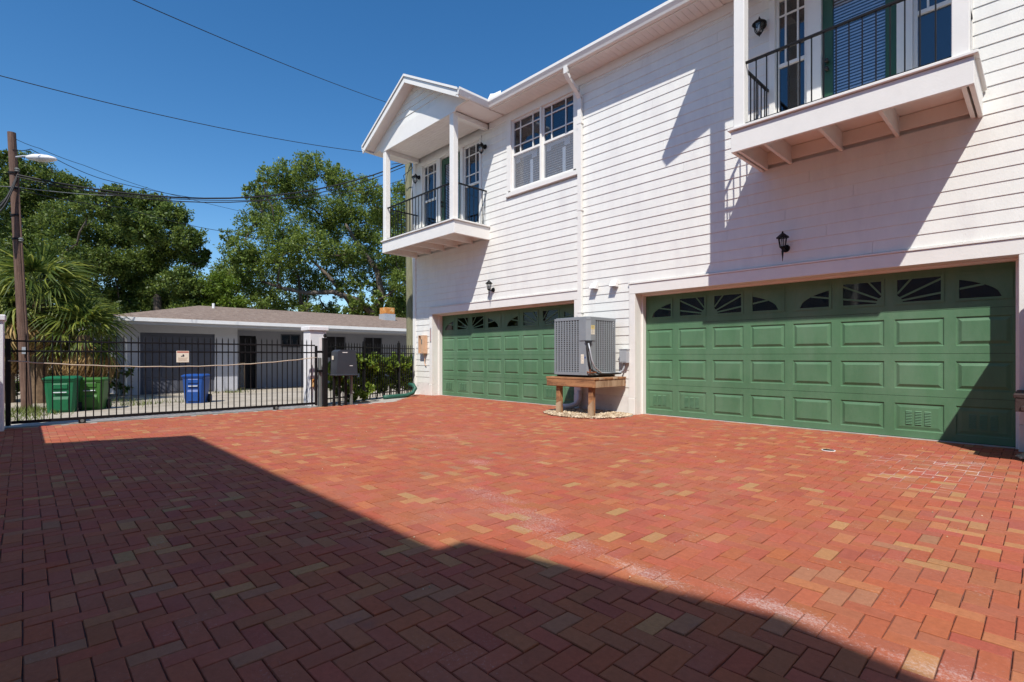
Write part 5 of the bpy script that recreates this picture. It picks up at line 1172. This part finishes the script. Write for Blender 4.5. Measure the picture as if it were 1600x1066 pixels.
def palm(x, y, z0, h, n, nd, label, seed, sc=1.0):
    r_ = random.Random(seed); t = thing('palm_tree', (x, y, z0), label, 'palm', 'fan palms beside the wooden pole')
    q = MB(); q.tube([(x, y, z0 - .1), (x + .02, y, z0 + h * .5), (x, y + .02, z0 + h)], [.19, .16, .15], 12); part('trunk', q, 'palm_trunk', t)
    for i in range(n):
        u = i / n; az = i * 2.399 + r_.uniform(-.2, .2); el = R(82 - 118 * u + r_.uniform(-8, 8))
        o = piece('frond', fg[r_.randrange(4)], t, (x, y, z0 + h + .05 - .15 * u), (r_.uniform(-.3, .3), -el, az)); o.scale = (sc * r_.uniform(.85, 1.15),) * 3
    for i in range(nd):
        az = i * 2.399 + 1; o = piece('dead_frond', fd[i % 2], t, (x, y, z0 + h - .12 - .25 * r_.random()), (r_.uniform(-.4, .4), R(30 + 40 * (i % 3) / 2 + r_.uniform(-8, 8)), az)); o.scale = (sc * r_.uniform(.8, 1.15),) * 3
p = at(62, 600, 13.2); palm(p.x, p.y, -.15, 2.75, 30, 18, 'tallest fan palm, behind the wooden pole', 1, 1.25)
p = at(128, 600, 13.3); palm(p.x, p.y, -.15, 1.75, 26, 28, 'fan palm with brown skirt behind the green bins', 2, 1.0)
p = at(10, 600, 13.4); palm(p.x, p.y, -.15, 2.0, 24, 18, 'fan palm at the left picture edge behind the pillar', 3, 1.15)
p = at(100, 600, 14.6); palm(p.x, p.y, -.15, 2.15, 26, 20, 'hindmost fan palm between the pole and the bungalow', 4, 1.2)
# dark shrubs under the palms
rng = np.random.default_rng(21)
sh = thing('understorey_shrub', tuple(at(110, 620, 15.2)), 'dark tangled shrubs under the fan palms', 'shrub')
cen = [tuple(at(x, y, d)) for x, y, d in [(20, 590, 14.5), (60, 595, 15), (100, 585, 15.6), (140, 590, 15.6), (170, 590, 15.8), (40, 540, 16), (90, 530, 16.5), (150, 535, 16.5), (120, 480, 17.5), (60, 480, 17.5), (20, 500, 17.5), (175, 500, 18)]]
V, F = leaf_cloud(cen, [.75] * len(cen), [520] * len(cen), .085, rng, .9, .4); np_part('foliage', V, F, 'leaf_dark', sh)
q = MB()
for c in cen[:8]: q.tube([(c[0], c[1], -.2), (c[0] + .1, c[1], c[2])], .03, 6)
part('stem', q, 'bark', sh)
# hedge behind the fixed fence
hd = thing('hedge', (-11.7, 6.6, -.1), 'bright glossy green hedge behind the iron fence by the house corner', 'hedge'); rng = np.random.default_rng(5)
cen = []; rad = []
for i in range(16):
    u = i / 15; cen.append((-11.25 - 1.4 * u + rng.normal() * .05, 5.25 + 2.9 * u, .82 + .1 * rng.normal() * .5)); rad.append(.30)
    cen.append((-11.30 - 1.4 * u, 5.25 + 2.9 * u, .38)); rad.append(.27)
for c in ((-11.0, 5.75, .2), (-11.05, 5.5, .15), (-11.1, 5.3, .5)): cen.append(c); rad.append(.25)
V, F = leaf_cloud(cen, rad, [620 if c[2] > .6 else 300 for c in cen], .045, rng, .85, .62); np_part('foliage', V, F, 'leaf_hedge', hd)
q = MB()
for i in range(12):
    u = i / 11; q.tube([(-11.28 - 1.4 * u, 5.25 + 2.9 * u, -.15), (-11.24 - 1.4 * u, 5.28 + 2.9 * u, .4), (-11.3 - 1.4 * u, 5.25 + 2.9 * u, .9)], [.02, .015, .006], 5)
part('stem', q, 'bark', hd)
# weeds round the pole and along the alley
rng = np.random.default_rng(6); V = []; F = []
spots = [(-15.1, .1, .5, 260), (-14.4, .0, .6, 260), (-13.4, .1, .5, 160), (-15.0, 1.9, .6, 150), (-16.8, 1.4, 1.0, 220), (-18.9, 5.1, .5, 160), (-19.4, 4.2, .5, 80), (-15.4, 2.6, .5, 60), (-12.2, -.2, .6, 120)]
k = 0
for (x, y, s_, n_) in spots:
    for i in range(n_):
        px_, py_ = x + rng.normal() * s_ * .5, y + rng.normal() * s_ * .5; gz = float(np.interp(px_, xs, zs)); a_ = rng.random() * 6.28; h = .05 + .12 * rng.random(); w_ = .008; lx, ly = rng.normal() * .05, rng.normal() * .05
        V += [(px_ - w_ * math.cos(a_), py_ - w_ * math.sin(a_), gz - .01), (px_ + w_ * math.cos(a_), py_ + w_ * math.sin(a_), gz - .01), (px_ + lx + .002, py_ + ly, gz + h), (px_ + lx - .002, py_ + ly, gz + h)]; F.append((k, k + 1, k + 2, k + 3)); k += 4
gw = thing('weeds', (-14.5, .5, -.12), 'sparse weeds on the alley ground round the wooden pole', 'weeds', kind='stuff'); np_part('grass_blade', np.array(V), np.array(F), 'grass', gw)

# grit and fallen leaf bits scattered over the bricks
rg = random.Random(77); gb = MB()
for i in range(170):
    px_, py_ = rg.uniform(-9.5, .6), rg.uniform(.2, 7.6); s_ = rg.uniform(.002, .0055); a_ = rg.uniform(0, 6.28)
    if not in_paving(px_, py_): continue
    gb.add([(px_ + s_ * 1.4 * math.cos(a_ + k * 2.094), py_ + s_ * 1.4 * math.sin(a_ + k * 2.094), .003) for k in range(3)] + [(px_, py_, .004 + s_ * 1.2)], [(0, 1, 3), (1, 2, 3), (2, 0, 3), (2, 1, 0)])
solo('scattered_grit', gb, 'pebble', (-3, 3, .003), 'tiny pale grit scattered over the courtyard bricks', 'grit', kind='stuff')
